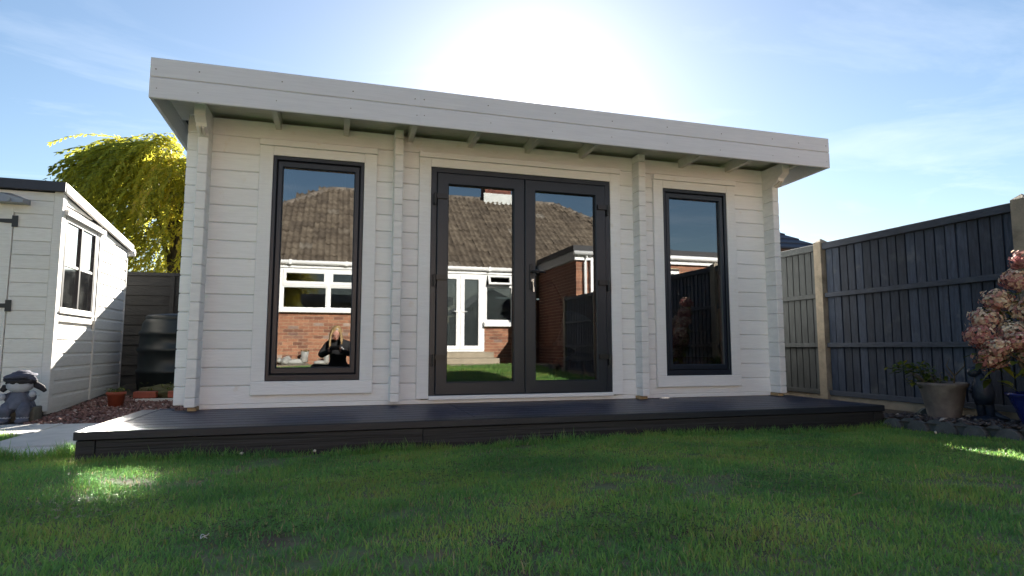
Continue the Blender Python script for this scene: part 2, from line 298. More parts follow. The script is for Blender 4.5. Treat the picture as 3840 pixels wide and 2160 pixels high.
def npmesh(name, V, F, rnd=None, smooth=False):
    """V (n,3), F list of (count, array (m,k))"""
    me = bpy.data.meshes.new(name); me.vertices.add(len(V)); me.vertices.foreach_set('co', np.asarray(V, np.float32).ravel())
    loops = np.concatenate([f.ravel() for f in F]); sizes = np.concatenate([np.full(len(f), f.shape[1]) for f in F])
    me.loops.add(len(loops)); me.loops.foreach_set('vertex_index', loops.astype(np.int32))
    me.polygons.add(len(sizes)); st = np.concatenate([[0], np.cumsum(sizes)[:-1]]); me.polygons.foreach_set('loop_start', st.astype(np.int32))
    if smooth: me.polygons.foreach_set('use_smooth', np.ones(len(sizes), bool))
    if rnd is not None:
        a = me.attributes.new('rnd', 'FLOAT', 'POINT'); a.data.foreach_set('value', np.asarray(rnd, np.float32))
    me.update(calc_edges=True); me.validate(); return me
def rocks(n, samp, smin, smax, flat=0.6):
    """irregular small stones (octahedra pushed about), one mesh"""
    base = np.array([(1, 0, 0), (0, 1, 0), (-1, 0, 0), (0, -1, 0), (0, 0, 1), (0, 0, -1)], float)
    tri = np.array([(0, 1, 4), (1, 2, 4), (2, 3, 4), (3, 0, 4), (1, 0, 5), (2, 1, 5), (3, 2, 5), (0, 3, 5)])
    V = []; F = []; Rn = []
    for i in range(n):
        p = samp(); s = random.uniform(smin, smax); a = random.uniform(0, 6.3); ca, sa = math.cos(a), math.sin(a)
        b = base * (1 + rng.uniform(-0.35, 0.35, (6, 3))) * np.array([s, s * random.uniform(0.6, 1), s * flat * random.uniform(0.7, 1.2)])
        b = b + rng.uniform(-0.25, 0.25, (6, 3)) * s
        t = random.uniform(-0.5, 0.5); ct, st = math.cos(t), math.sin(t)
        b = np.stack([b[:, 0], b[:, 1] * ct - b[:, 2] * st, b[:, 1] * st + b[:, 2] * ct], 1)
        b = np.stack([b[:, 0] * ca - b[:, 1] * sa, b[:, 0] * sa + b[:, 1] * ca, b[:, 2]], 1) + np.array(p)
        V.append(b); F.append(tri + 6 * i); Rn.append(np.full(6, random.random()))
    return npmesh('stones', np.concatenate(V), [np.concatenate(F)], np.concatenate(Rn))
def prism_x(prof, x0, x1):
    """closed (y,z) outline pulled along x"""
    b = MB(); n = len(prof); b.v = [(x0, y, z) for y, z in prof] + [(x1, y, z) for y, z in prof]
    b.face(tuple(range(n))[::-1]); b.face(tuple(range(n, 2 * n)))
    for i in range(n): b.face((i, (i + 1) % n, n + (i + 1) % n, n + i))
    return b
def ring(x0, x1, z0, z1, wl, wr, wt, wb, y0, y1, bev=0.004):
    """rectangular frame, one mesh with mitred bevelled edges"""
    b = MB(); O = [(x0, z0), (x1, z0), (x1, z1), (x0, z1)]; I = [(x0 + wl, z0 + wb), (x1 - wr, z0 + wb), (x1 - wr, z1 - wt), (x0 + wl, z1 - wt)]
    def off(P, d): 
        sx = (1, -1, -1, 1); sz = (1, 1, -1, -1); return [(p[0] + sx[i] * d, p[1] + sz[i] * d) for i, p in enumerate(P)]
    loops = [(O, y1), (O, y0 + bev), (off(O, bev), y0), (off(I, -bev), y0), (I, y0 + bev), (I, y1)]
    ids = []
    for P, y in loops:
        ids.append(len(b.v)); b.v += [(x, y, z) for x, z in P]
    for a, c in zip(ids, ids[1:] + ids[:1]):
        for i in range(4): b.face((a + i, a + (i + 1) % 4, c + (i + 1) % 4, c + i))
    return b
def lawn_z(y): return max(0.0, (-1.1 - y) * 0.036)

# ------------------------------------------------------------------ the setting: ground, lawn, slabs
g = MB(); g.quad((-900, -900, -0.12), (900, -900, -0.12), (900, 900, -0.12), (-900, 900, -0.12))
add('ground', g.mesh('ground'), 'ground', kind='structure')
def lawn_mesh():
    xs = np.linspace(-9, 4.46, 55); ys = np.linspace(-8.3, -0.9, 60)
    X, Y = np.meshgrid(xs, ys); Z = np.maximum(0, (-1.1 - Y) * 0.036) + 0.012 * np.sin(X * 1.7 + 1) * np.sin(Y * 1.3)
    V = np.stack([X.ravel(), Y.ravel(), Z.ravel()], 1); n = len(xs); i = np.arange((len(ys) - 1) * n).reshape(-1, n)[:, :-1].ravel()
    return npmesh('lawn', V, [np.stack([i, i + 1, i + n + 1, i + n], 1)], smooth=True)
add('lawn', lawn_mesh(), 'lawn', kind='structure')
# soil under gravel, beds and the strip beyond
g = MB(); g.box(-9, 9, -0.9, 30, -0.10, -0.004); add('garden_soil', g.mesh('soil'), 'soil', kind='structure')
# grass blades: real geometry, nobody could count it
def wob(P, f, ph): return np.sin(P[:, 0] * f + 1.3 * np.sin(P[:, 1] * f * 0.8 + ph) + ph) * np.sin(P[:, 1] * f * 1.1 + 1.1 * np.sin(P[:, 0] * f * 0.7 - ph))
def grass(n, x0, x1, y0, y1, lmin, lmax, w, keep=None, zoff=0.0):
    P = np.stack([rng.uniform(x0, x1, n), rng.uniform(y0, y1, n)], 1)
    # patchy: thin, worn places where soil and dead thatch show
    q = 0.55 * wob(P, 2.1, 0.4) + 0.45 * wob(P, 5.3, 2.1) + 0.35 * wob(P, 11.7, 4.0)
    k = rng.uniform(0, 1, n) > np.clip((-q - 0.42) * 2.2, 0, 0.86)
    if keep is not None: k &= keep(P)
    P = P[k]; q = q[k]; n = len(P)
    Z = np.maximum(0, (-1.1 - P[:, 1]) * 0.036) + 0.012 * np.sin(P[:, 0] * 1.7 + 1) * np.sin(P[:, 1] * 1.3) + zoff
    clump = 0.85 + 0.3 * wob(P, 17.0, 1.0) + 0.25 * wob(P, 6.1, 3.0)
    Lg = rng.uniform(lmin, lmax, n) * clump * np.where(rng.uniform(0, 1, n) > 0.985, 1.7, 1.0); a = rng.uniform(0, 2 * np.pi, n); lean = rng.uniform(0.35, 1.45, n)
    W = rng.uniform(0.6, 1.4, n) * w
    d = np.stack([np.cos(a), np.sin(a)], 1); s = np.stack([-np.sin(a + rng.uniform(-.9, .9, n)), np.cos(a)], 1)
    base = np.column_stack([P, Z])
    up = np.column_stack([d * np.sin(lean * 0.5)[:, None], np.cos(lean * 0.5)]); up2 = np.column_stack([d * np.sin(lean)[:, None], np.cos(lean)])
    mid = base + up * (Lg * 0.55)[:, None]; tip = mid + up2 * (Lg * 0.55)[:, None]
    S3 = np.column_stack([s, np.zeros(n)]) * (W / 2)[:, None]
    V = np.stack([base - S3, base + S3, mid - S3 * 0.85, mid + S3 * 0.85, tip], 1).reshape(-1, 3)
    i = np.arange(n) * 5
    r = np.clip(0.40 + 0.30 * wob(P, 3.4, 5.0) + 0.18 * wob(P, 9.1, 2.0) + rng.normal(0, 0.17, n), 0, 0.9); dry = rng.uniform(0, 1, n); r = np.where(dry > 0.94 + 0.05 * np.clip(q, -1, 1), rng.uniform(0.92, 1, n), r)
    return npmesh('grass', V, [np.stack([i, i + 1, i + 3, i + 2], 1), np.stack([i + 2, i + 3, i + 4], 1)], np.repeat(r, 5))
def keep_lawn(P):   # off the slabs, off the deck
    slab = (P[:, 0] < -1.40) & (P[:, 1] > -0.86); deck = (P[:, 0] > -1.43) & (P[:, 1] > -1.15)
    return ~(slab | deck)
for nm, a in (('grass', (360000, -3.4, 4.47, -4.7, -0.84, 0.015, 0.034, 0.0036, keep_lawn)), ('grass', (60000, -6, 4.4, -8.2, -4.7, 0.03, 0.06, 0.007, None))):
    o = add(nm, grass(*a), 'blade', kind='stuff')
o['label'] = 'short mown grass of the lawn in front of the house patio'; o['category'] = 'grass'
bpy.data.objects['grass']['label'] = 'shaded green grass of the lawn in front of the dark deck'; bpy.data.objects['grass']['category'] = 'grass'
o = add('grass_strip', grass(9000, -3.6, -2.16, -0.36, 0.06, 0.03, 0.065, 0.0036, None, 0.02), 'blade', kind='stuff'); tag(o, 'small tongue of grass between the paving slabs near the shed', 'grass')
# longer tufts along the slab and deck edges
o = add('grass_fringe', grass(5000, -3.4, -1.42, -0.98, -0.80, 0.05, 0.11, 0.0036), 'blade', kind='stuff'); tag(o, 'long uncut grass leaning over the slab edge', 'grass')
o = add('grass_fringe', grass(7000, -1.38, 4.4, -1.24, -1.13, 0.035, 0.075, 0.0034), 'blade', kind='stuff'); tag(o, 'longer grass fringe along the foot of the deck', 'grass')
# paving slabs (each its own piece of the path)
path = MB(); path.box(-7, -1.42, -0.86, 1.3, -0.10, 0.006); po = add('path', path.mesh('path'), 'soil', kind='structure')
for x0, x1, y0, y1, z in ((-2.13, -1.44, -0.85, -0.56, 0.028), (-2.13, -1.44, -0.55, 0.085, 0.036), (-2.12, -1.36, 0.105, 0.72, 0.03), (-2.76, -2.13, 0.105, 0.72, 0.034), (-3.40, -2.77, 0.105, 0.72, 0.03),
                          (-4.04, -3.41, 0.105, 0.72, 0.033), (-2.76, -2.13, -0.55, -0.40, 0.0), (-2.62, -2.13, 0.73, 1.26, 0.026), (-3.25, -2.63, 0.73, 1.26, 0.03), (-3.9, -3.26, 0.73, 1.26, 0.03)):
    if z > 0.01: box('slab', x0, x1, y0, y1, z - 0.04, z, 'slab', po, 0.006)
# pink gravel and dark slate beds
def gz(x, y): return 0.02 + max(0, (y - 0.8)) * 0.05
mnd = MB()
for i in range(8):
    for j in range(6):
        xs = [-2.6 + 1.5 * a / 6 for a in (j, j + 1)]; ys = [0.72 + 3.2 * a / 8 for a in (i, i + 1)]
        mnd.quad((xs[0], ys[0], gz(0, ys[0])), (xs[1], ys[0], gz(0, ys[0])), (xs[1], ys[1], gz(0, ys[1])), (xs[0], ys[1], gz(0, ys[1])))
add('gravel_bed', mnd.mesh('bed'), 'soil', kind='structure')
def sp():
    y = random.uniform(0.75, 2.6); x = random.uniform(-2.46, -1.15); 
    if y < 0.75 + 0.0: pass
    return (x, y, gz(x, y) + random.uniform(-0.004, 0.014))
o = add('gravel', rocks(3400, sp, 0.010, 0.026), 'gravel', kind='stuff'); tag(o, 'pink stone gravel between the shed and the cabin', 'gravel')
def bz(y): return 0.075 + lawn_z(y) * 1.0
bed = MB(); bed.quad((4.42, -1.1, 0.06), (5.0, -1.1, 0.09), (5.0, -5.0, bz(-5)), (4.42, -5.0, bz(-5)))
bed.quad((4.42, 4, 0.06), (5.0, 4, 0.06), (5.0, -1.1, 0.09), (4.42, -1.1, 0.06)); add('slate_bed', bed.mesh('bed'), 'soil', kind='structure')
def sp2():
    y = random.uniform(-3.2, -1.0); x = random.uniform(4.46, 4.99); return (x, y, bz(y) + 0.006 + random.uniform(-0.004, 0.012))
o = add('slate_chippings', rocks(1500, sp2, 0.014, 0.036, 0.4), 'slate', kind='stuff'); tag(o, 'dark slate chippings in the bed along the side fence', 'chippings')

# ------------------------------------------------------------------ the cabin
CX = 1.635
cabin = thing('log_cabin', 'white painted log cabin with flat roof, dark double doors and two tall windows', 'cabin', (CX, 0, 0.18))
def mir(x): return 2 * CX - x
PIT = 0.144; Z0 = 0.2135
W1 = (-0.5264, 0.2008); W2 = (mir(0.2008), mir(-0.5264)); WZ = (0.3918, 2.2336); DX = (0.775, 2.4945); DZ = (0.25, 2.25)
LE, RE = -1.175, mir(-1.175)
def log_front(x0, x1, z0, z1): box('log', x0, x1, 0.03, 0.075, z0 + 0.0012, z1 - 0.0012, 'paint', cabin, 0.007)
for k in range(16):
    z0 = Z0 + PIT * k; z1 = z0 + PIT
    cuts = []
    if 1 <= k <= 13: cuts += [(W1[0] - 0.06, W1[1] + 0.06), (W2[0] - 0.06, W2[1] + 0.06)]
    if k <= 13: cuts.append((DX[0] - 0.06, DX[1] + 0.06))
    cuts.sort(); x = LE
    for a, b in cuts: log_front(x, a, z0, z1); x = b
    log_front(x, RE, z0, z1)
box('base_board', -1.0, mir(-1.0), 0.034, 0.07, 0.181, Z0 + 0.002, 'paint', cabin)
# side walls: crossing logs whose ends stand proud of the front wall; the top ones corbel out
def cross_log(xa, xb, y0, y1, z0, z1): box('log', xa, xb, y0, y1, z0 + 0.0012, z1 - 0.0012, 'paint_end', cabin, 0.006)
for xa, xb in ((-1.068, -0.992), (mir(-0.992), mir(-1.068))):
    z = Z0 - 0.004; h = PIT / 2; i = 0
    while z < 2.28:
        cross_log(xa, xb, -0.12, 3.46, z, z + h); z += h; h = PIT; i += 1
    # corbel: three-quarter round nose with two flutes
    prof = [(3.46, z), (-0.12, z), (-0.135, z + 0.02), (-0.185, z + 0.045), (-0.205, z + 0.05), (-0.215, z + 0.075), (-0.262, z + 0.10), (-0.28, z + 0.115), (-0.28, z + 0.20), (-0.272, z + 0.21), (3.46, z + 0.21)]
    add('corbel', prism_x(prof, xa, xb).mesh('corbel'), 'paint_end', cabin)
    for q in (0.022, 0.046):
        box('flute', xa + q, xa + q + 0.012, -0.21, -0.13, z + 0.012, z + 0.055, 'soffit', cabin, 0.001, rot=(R(-28), 0, 0))
    ztop = z + 0.21
for xa, xb in ((0.445, 0.52), (mir(0.52), mir(0.445))):
    z = Z0 - 0.004; h = PIT / 2
    while z < 2.5:
        zz = min(z + h, 2.52); cross_log(xa, xb, -0.10, 0.25, z, zz); z += h; h = PIT
box('bearer', -1.05, -0.99, -0.09, 0.03, 0.181, 0.208, 'raw_wood', cabin)
box('bearer', mir(-0.99), mir(-1.05), -0.09, 0.03, 0.181, 0.208, 'raw_wood', cabin)
box('bearer', mir(0.53), mir(0.45), -0.06, 0.028, 0.181, 0.208, 'raw_wood', cabin)
# trim boards round the openings
def trims(x0, x1, z0, z1, sill):
    t = 0.105; zb = z0 - (0.0 if sill else 0.025)
    box('trim_board', x0 - t, x0 - 0.001, 0.0, 0.0295, zb, z1 + 0.077, 'paint', cabin, 0.003)
    box('trim_board', x1 + 0.001, x1 + t, 0.0, 0.0295, zb, z1 + 0.077, 'paint', cabin, 0.003)
    box('trim_board', x0, x1, 0.0, 0.0295, z1 + 0.001, z1 + 0.0765, 'paint', cabin, 0.003)
    box('cap_board', x0 - t - 0.004, x1 + t + 0.004, -0.016, 0.0295, z1 + 0.079, z1 + 0.128, 'paint', cabin, 0.004)
    if sill: box('sill_board', x0 - t, x1 + t, -0.006, 0.0295, z0 - 0.108, z0 - 0.001, 'paint', cabin, 0.004)
trims(*W1, *WZ, True); trims(*W2, *WZ, True); trims(*DX, *DZ, False)
# windows
def window(x0, x1, z0, z1):
    w = add('window', ring(x0, x1, z0, z1, 0.030, 0.030, 0.034, 0.05, 0.006, 0.10).mesh('frame'), 'frame_dark', cabin)
    add('sash', ring(x0 + 0.034, x1 - 0.034, z0 + 0.054, z1 - 0.038, 0.046, 0.046, 0.054, 0.054, 0.016, 0.09, 0.008).mesh('sash'), 'frame_dark', w)
    add('gasket', ring(x0 + 0.030, x1 - 0.030, z0 + 0.05, z1 - 0.034, 0.004, 0.004, 0.004, 0.004, 0.03, 0.07, 0.001).mesh('gasket'), 'gasket', w)
    box('pane', x0 + 0.079, x1 - 0.079, 0.045, 0.049, z0 + 0.107, z1 - 0.091, 'pane', w, 0)
    for u in (0.2, 0.8):
        xx = x0 + (x1 - x0) * u; box('drain_cap', xx - 0.014, xx + 0.014, -0.001, 0.006, z0 + 0.008, z0 + 0.018, 'metal_dark', w, 0.002)
window(*W1, *WZ); window(*W2, *WZ)
# double doors
fr = add('door_frame', ring(*DX, *DZ, 0.052, 0.052, 0.046, 0.024, 0.006, 0.10).mesh('frame'), 'frame_dark', cabin)
box('door_sill', DX[0] - 0.002, DX[1] + 0.002, -0.012, 0.07, 0.2145, 0.249, 'paint', cabin, 0.004)
def leaf(x0, x1, hinge_left):
    d = add('door_leaf', ring(x0, x1, DZ[0] + 0.006, DZ[1] - 0.05, 0.102, 0.102, 0.10, 0.108, -0.008, 0.07, 0.006).mesh('leaf'), 'frame_dark', cabin)
    add('gasket', ring(x0 + 0.100, x1 - 0.100, DZ[0] + 0.112, DZ[1] - 0.148, 0.005, 0.005, 0.005, 0.005, 0.018, 0.06, 0.001).mesh('gasket'), 'gasket', d)
    box('pane', x0 + 0.103, x1 - 0.103, 0.030, 0.034, DZ[0] + 0.114, DZ[1] - 0.15, 'pane', d, 0)
    for z in (0.555, 1.245, 1.965):
        h = MB(); s = 1 if hinge_left else -1; xe = x0 if hinge_left else x1
        h.box(min(xe - s * 0.005, xe + s * 0.085), max(xe - s * 0.005, xe + s * 0.085), -0.026, -0.008, z, z + 0.044)
        h.box(min(xe - s * 0.034, xe - s * 0.006), max(xe - s * 0.034, xe - s * 0.006), -0.024, 0.004, z - 0.05, z + 0.044)
        h.tube([(xe - s * 0.018, -0.022, z - 0.056), (xe - s * 0.018, -0.022, z + 0.048)], 0.011, 8)
        add('hinge', h.mesh('hinge'), 'metal_dark', d)
    return d
leaf(0.829, CX - 0.002, True); rl = leaf(CX + 0.002, mir(0.829), False)
hx = CX + 0.058
h = MB(); h.box(hx - 0.015, hx + 0.015, -0.02, -0.008, 1.185, 1.415); add('handle_plate', cbox(0.032, 0.012, 0.235, 0.005), 'metal_dark', rl, (hx, -0.0145, 1.30))
h = MB(); h.tube([(hx, -0.02, 1.345), (hx, -0.055, 1.345)], 0.011, 10); h.tube([(hx - 0.006, -0.055, 1.345), (hx + 0.05, -0.058, 1.345), (hx + 0.125, -0.05, 1.34)], [0.011, 0.010, 0.0085], 8); add('handle', h.mesh('handle', True), 'metal_dark', rl)
h = MB(); h.tube([(hx, -0.018, 1.262), (hx, -0.034, 1.262)], 0.010, 10); h.box(hx - 0.003, hx + 0.003, -0.055, -0.03, 1.253, 1.271)
h.box(hx - 0.010, hx + 0.012, -0.058, -0.054, 1.254, 1.275); h.box(hx + 0.002, hx + 0.010, -0.057, -0.053, 1.195, 1.253); h.box(hx + 0.004, hx + 0.017, -0.055, -0.051, 1.16, 1.20); add('key', h.mesh('key'), 'chrome', rl)
# roof: rafters, soffit planks, fascia and barge boards, felt
FX0, FX1, FY = -1.2972, 4.5665, -0.5676
def roofz(y): return -0.026 * (y - FY)
for i in range(12):
    x = -1.02 + i * 0.5415 - 0.02
    if x > 4.4: break
    if abs(x - 0.48) < 0.06 or abs(x - mir(0.48)) < 0.06: continue
    if i in (0,): continue
    b = MB(); x0, x1 = x - 0.022, x + 0.022
    b.v = [(xx, y, zb + roofz(y)) for xx in (x0, x1) for y, zb in ((FY + 0.03, 2.475), (3.5, 2.475), (3.5, 2.5655), (FY + 0.03, 2.5655))]
    for q in ((0, 1, 2, 3), (7, 6, 5, 4), (0, 4, 5, 1), (3, 2, 6, 7), (0, 3, 7, 4), (1, 5, 6, 2)): b.face(q)
    add('rafter', b.mesh('rafter'), 'soffit', cabin)
for i in range(7):
    y0 = FY + 0.026 + i * 0.118; y1 = min(y0 + 0.1165, 0.26)
    b = MB(); zz = 2.567; b.v = [(x, y, zz + roofz(y) + dz) for dz in (0, 0.018) for y in (y0, y1) for x in (FX0 + 0.025, FX1 - 0.025)]
    for q in ((0, 2, 3, 1), (4, 5, 7, 6), (0, 1, 5, 4), (2, 6, 7, 3), (0, 4, 6, 2), (1, 3, 7, 5)): b.face(q)
    add('soffit_plank', b.mesh('plank'), 'soffit', cabin)
fz = (2.398, 2.5445, 2.6926)
for x0, x1 in ((FX0, 0.5932), (0.5939, FX1)):
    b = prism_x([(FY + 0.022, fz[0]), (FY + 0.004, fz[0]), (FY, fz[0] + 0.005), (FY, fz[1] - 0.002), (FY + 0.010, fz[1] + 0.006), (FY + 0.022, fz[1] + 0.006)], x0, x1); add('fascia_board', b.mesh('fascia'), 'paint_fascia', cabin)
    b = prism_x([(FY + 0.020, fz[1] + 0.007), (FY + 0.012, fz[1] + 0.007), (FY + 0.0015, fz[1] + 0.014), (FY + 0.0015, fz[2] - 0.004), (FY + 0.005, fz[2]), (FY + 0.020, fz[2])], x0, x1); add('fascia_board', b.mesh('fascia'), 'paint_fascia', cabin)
for x0, x1 in ((FX0 + 0.001, FX0 + 0.023), (FX1 - 0.023, FX1 - 0.001)):
    for za, zb in ((fz[0] + 0.002, fz[1] - 0.001), (fz[1] + 0.002, fz[2] - 0.002)):
        b = MB(); b.v = [(x, y, z + roofz(y)) for z in (za, zb) for y in (FY + 0.0235, 3.78) for x in (x0, x1)]
        for q in ((0, 2, 3, 1), (4, 5, 7, 6), (0, 1, 5, 4), (2, 6, 7, 3), (0, 4, 6, 2), (1, 3, 7, 5)): b.face(q)
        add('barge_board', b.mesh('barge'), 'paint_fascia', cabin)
b = MB(); b.v = [(x, y, z + roofz(y)) for z in (2.60, 2.672) for y in (FY + 0.024, 3.78) for x in (FX0 + 0.025, FX1 - 0.025)]
for q in ((0, 2, 3, 1), (4, 5, 7, 6), (0, 1, 5, 4), (2, 6, 7, 3), (0, 4, 6, 2), (1, 3, 7, 5)): b.face(q)
add('roof_covering', b.mesh('felt'), 'roof_felt', cabin)
# nail heads on the fascia
b = MB()
for x in (-1.25, -1.0, -0.45, 0.08, 0.55, 0.64, 1.15, 1.72, 2.25, 2.8, 3.35, 3.9, 4.2, 4.52):
    for z in (2.47, 2.62): b.blob((x + random.uniform(-.02, .02), FY + 0.001, z + random.uniform(-.012, .012)), (0.005, 0.002, 0.005), nu=6, nv=4)
add('nail_head', b.mesh('nails'), 'block', cabin, kind='stuff')
# inside of the cabin
box('back_wall', -1.0, mir(-1.0), 3.38, 3.45, 0.2, 2.52, 'interior_wall', cabin)
box('floor', -0.99, mir(-0.99), 0.077, 3.37, 0.19, 0.215, 'interior_floor', cabin)
box('ceiling', -0.99, mir(-0.99), 0.27, 3.45, 2.49, 2.52, 'interior_wall', cabin)
for xx in (1.95,):   # an office chair, a tub chair and an orange stool just inside the glass
    t = thing('office_chair', 'tall-backed black office chair inside the cabin behind the door', 'chair', (2.12, 0.75, 0.215))
    b = MB(); b.blob((2.12, 0.80, 1.02), (0.20, 0.05, 0.34), 0.15, seed=2); add('backrest', b.mesh('back', True), 'chair_black', t)
    b = MB(); b.blob((2.12, 0.58, 0.62), (0.22, 0.22, 0.06)); add('seat', b.mesh('seat', True), 'chair_black', t)
    b = MB(); b.tube([(2.12, 0.62, 0.30), (2.12, 0.62, 0.60)], 0.028); b.tube([(2.12, 0.78, 0.60), (2.12, 0.83, 0.80)], 0.02); add('post', b.mesh('post'), 'chair_black', t)
    b = MB()
    for i in range(5):
        a = i * 1.2566; b.tube([(2.12, 0.62, 0.31), (2.12 + 0.27 * math.cos(a), 0.62 + 0.27 * math.sin(a), 0.26)], [0.022, 0.014], 6); b.blob((2.12 + 0.27 * math.cos(a), 0.62 + 0.27 * math.sin(a), 0.24), 0.025, nu=8, nv=6)
    add('base', b.mesh('base'), 'chair_black', t)
t = thing('tub_chair', 'white shell chair standing inside the cabin near the door', 'chair', (2.52, 0.95, 0.215))
b = MB(); n0 = 0; rings = []
for i in range(9):
    z = 0.55 + 0.52 * i / 8; rings.append(len(b.v))
    for j in range(13):
        a = R(-200 + 220 * j / 12); r = 0.26 * (1 - 0.10 * (i / 8) ** 2); b.v.append((2.52 + r * math.cos(a + 1.57 + 1.57), 0.95 - r * math.sin(a) * 0.9, z - 0.25 * (1 - math.sin(math.pi * j / 12)) * (i / 8)))
for n0, n1 in zip(rings, rings[1:]):
    for j in range(12): b.face((n0 + j, n0 + j + 1, n1 + j + 1, n1 + j))
me = b.mesh('shell', True); so = add('shell', me, 'chair_white', t); so.modifiers.new('s', 'SOLIDIFY').thickness = 0.02
b = MB(); b.blob((2.52, 0.95, 0.56), (0.24, 0.22, 0.05)); add('seat', b.mesh('seat', True), 'chair_white', t)
for sx in (-1, 1):
    for sy in (-1, 1):
        b = MB(); b.tube([(2.52 + sx * 0.12, 0.95 + sy * 0.12, 0.54), (2.52 + sx * 0.2, 0.95 + sy * 0.2, 0.216)], [0.02, 0.012], 8); add('leg', b.mesh('leg'), 'raw_wood', t)
t = thing('footstool', 'orange upholstered footstool on the cabin floor behind the tall window', 'stool', (3.65, 0.55, 0.215))
add('cushion', cbox(0.46, 0.40, 0.24, 0.04), 'orange_fabric', t, (3.65, 0.55, 0.44))
for sx in (-1, 1):
    for sy in (-1, 1): box('leg', 3.65 + sx * 0.18 - 0.02, 3.65 + sx * 0.18 + 0.02, 0.55 + sy * 0.15 - 0.02, 0.55 + sy * 0.15 + 0.02, 0.216, 0.322, 'raw_wood', t)

# ------------------------------------------------------------------ the deck
deck = thing('deck', 'low dark composite deck of grooved boards along the front of the cabin', 'deck', (1.52, -0.5, 0))
DXa, DXb, DYf, DT = -1.41, 4.45, -1.13, 0.18
nb = 7; ys = np.linspace(DYf + 0.125, 0.028, nb + 1)
for i in range(nb):
    for x0, x1 in ((DXa + 0.125, 0.95), (0.955, DXb - 0.125)): box('board', x0, x1, ys[i] + 0.004, ys[i + 1] - 0.004, DT - 0.025, DT - 0.001, 'deck', deck, 0.003)
box('board', DXa + 0.125, -1.18, 0.03, 0.14, DT - 0.025, DT - 0.001, 'deck', deck)
box('edge_board', DXa, DXa + 0.12, DYf + 0.12, 0.15, DT - 0.025, DT, 'deck', deck, 0.003)
box('edge_board', DXb - 0.12, DXb, DYf + 0.12, 0.15, DT - 0.025, DT, 'deck', deck, 0.003)
box('edge_board', DXa, DXb, DYf, DYf + 0.118, DT - 0.048, DT, 'deck_edge', deck, 0.004)
box('fascia_board', DXa + 0.11, 0.5745, DYf + 0.014, DYf + 0.034, -0.03, DT - 0.052, 'deck_fascia', deck, 0.003)
box('fascia_board', 0.5755, DXb - 0.11, DYf + 0.014, DYf + 0.034, -0.03, DT - 0.052, 'deck_fascia', deck, 0.003)
box('corner_post', DXa + 0.012, DXa + 0.107, DYf + 0.012, DYf + 0.10, -0.03, DT - 0.052, 'deck_fascia', deck, 0.003)
box('corner_post', DXb - 0.107, DXb - 0.012, DYf + 0.012, DYf + 0.10, -0.03, DT - 0.052, 'deck_fascia', deck, 0.003)
box('side_board', DXa + 0.014, DXa + 0.034, DYf + 0.10, 0.14, -0.03, DT - 0.03, 'deck_fascia', deck, 0.003)
box('side_board', DXb - 0.034, DXb - 0.014, DYf + 0.10, 0.14, -0.03, DT - 0.03, 'deck_fascia', deck, 0.003)
box('edge_board', DXa + 0.121, -1.19, 0.142, 0.165, DT - 0.06, DT + 0.004, 'deck', deck)

# ------------------------------------------------------------------ the shed (slightly turned: built along its own axes, then placed)
SH0 = Vector((-2.475, 1.31, 0)); SHA = math.atan2(-2.558 + 2.475, 3.45 - 1.31)      # side wall heading
shed = thing('garden_shed', 'white boarded garden shed with lean-to roof and small dark-barred window', 'shed', SH0)
SA = -SHA
def sw(x, y, z):   # shed local (x to the garden, y back along side wall) -> world
    c, s = math.cos(SA), math.sin(SA); return (SH0.x + x * c - y * s, SH0.y + x * s + y * c, z)
def sbox(name, x0, x1, y0, y1, z0, z1, m, parent=None, bev=0.003, tilt=0.0):
    return add(name, cbox(abs(x1 - x0), abs(y1 - y0), abs(z1 - z0), bev, m), m, parent or shed, sw((x0 + x1) / 2, (y0 + y1) / 2, (z0 + z1) / 2), (tilt, 0, SA))
SL, SD = 2.6, 2.14          # length along the front, depth of the side
def eave(y): return 2.10 - 0.098 * y
# side boards (shiplap: each a wedge with a step), cut by the sloping roof and the window
SB = 0.127; wy0, wy1, wz0, wz1 = 0.085, 0.985, 1.0, 1.885
def side_board(y0, y1, z0, z1):
    b = MB(); zt0, zt1 = min(z1, eave(y0)), min(z1, eave(y1))
    if zt0 <= z0 + 0.01 or zt1 <= z0 + 0.005: zt1 = max(zt1, z0 + 0.004)
    c0, c1 = max(z0 + 0.006, zt0 - 0.034), max(z0 + 0.006, zt1 - 0.034)
    P = [(0.0, y0, z0), (0.0, y1, z0), (0.0, y1, c1), (0.0, y0, c0), (-0.015, y1, zt1), (-0.015, y0, zt0), (-0.02, y0, z0), (-0.02, y1, z0), (-0.02, y1, zt1), (-0.02, y0, zt0)]
    b.v = [sw(*p) for p in P]
    for q in ((0, 1, 2, 3), (3, 2, 4, 5), (0, 6, 7, 1), (5, 4, 8, 9), (9, 8, 7, 6), (0, 3, 5, 9, 6), (1, 7, 8, 4, 2)): b.face(q)
    add('board', b.mesh('board'), 'shed_paint', shed)
for k in range(17):
    z0 = 0.10 + k * SB; z1 = z0 + SB
    for a, bb in ((0.075, 1.06), (1.10, SD - 0.01)):
        if a < 1 and z1 > wz0 - 0.04 and z0 < wz1 + 0.02: continue
        if z0 > eave(a) - 0.01: continue
        if z0 > eave(bb) - 0.012:   # last short piece under the slope
            bb2 = (2.10 - z0) / 0.098 - 0.15
            if bb2 < a + 0.1: continue
            side_board(a, bb2, z0, z1); continue
        side_board(a, bb, z0, z1)
sbox('base_rail', -0.03, -0.005, 0.0, SD, 0.055, 0.10, 'shed_paint'); sbox('corner_board', -0.062, 0.008, -0.022, 0.0, 0.08, 2.10, 'shed_paint'); sbox('corner_board', -0.015, 0.008, 0.0, 0.072, 0.08, 2.085, 'shed_paint')
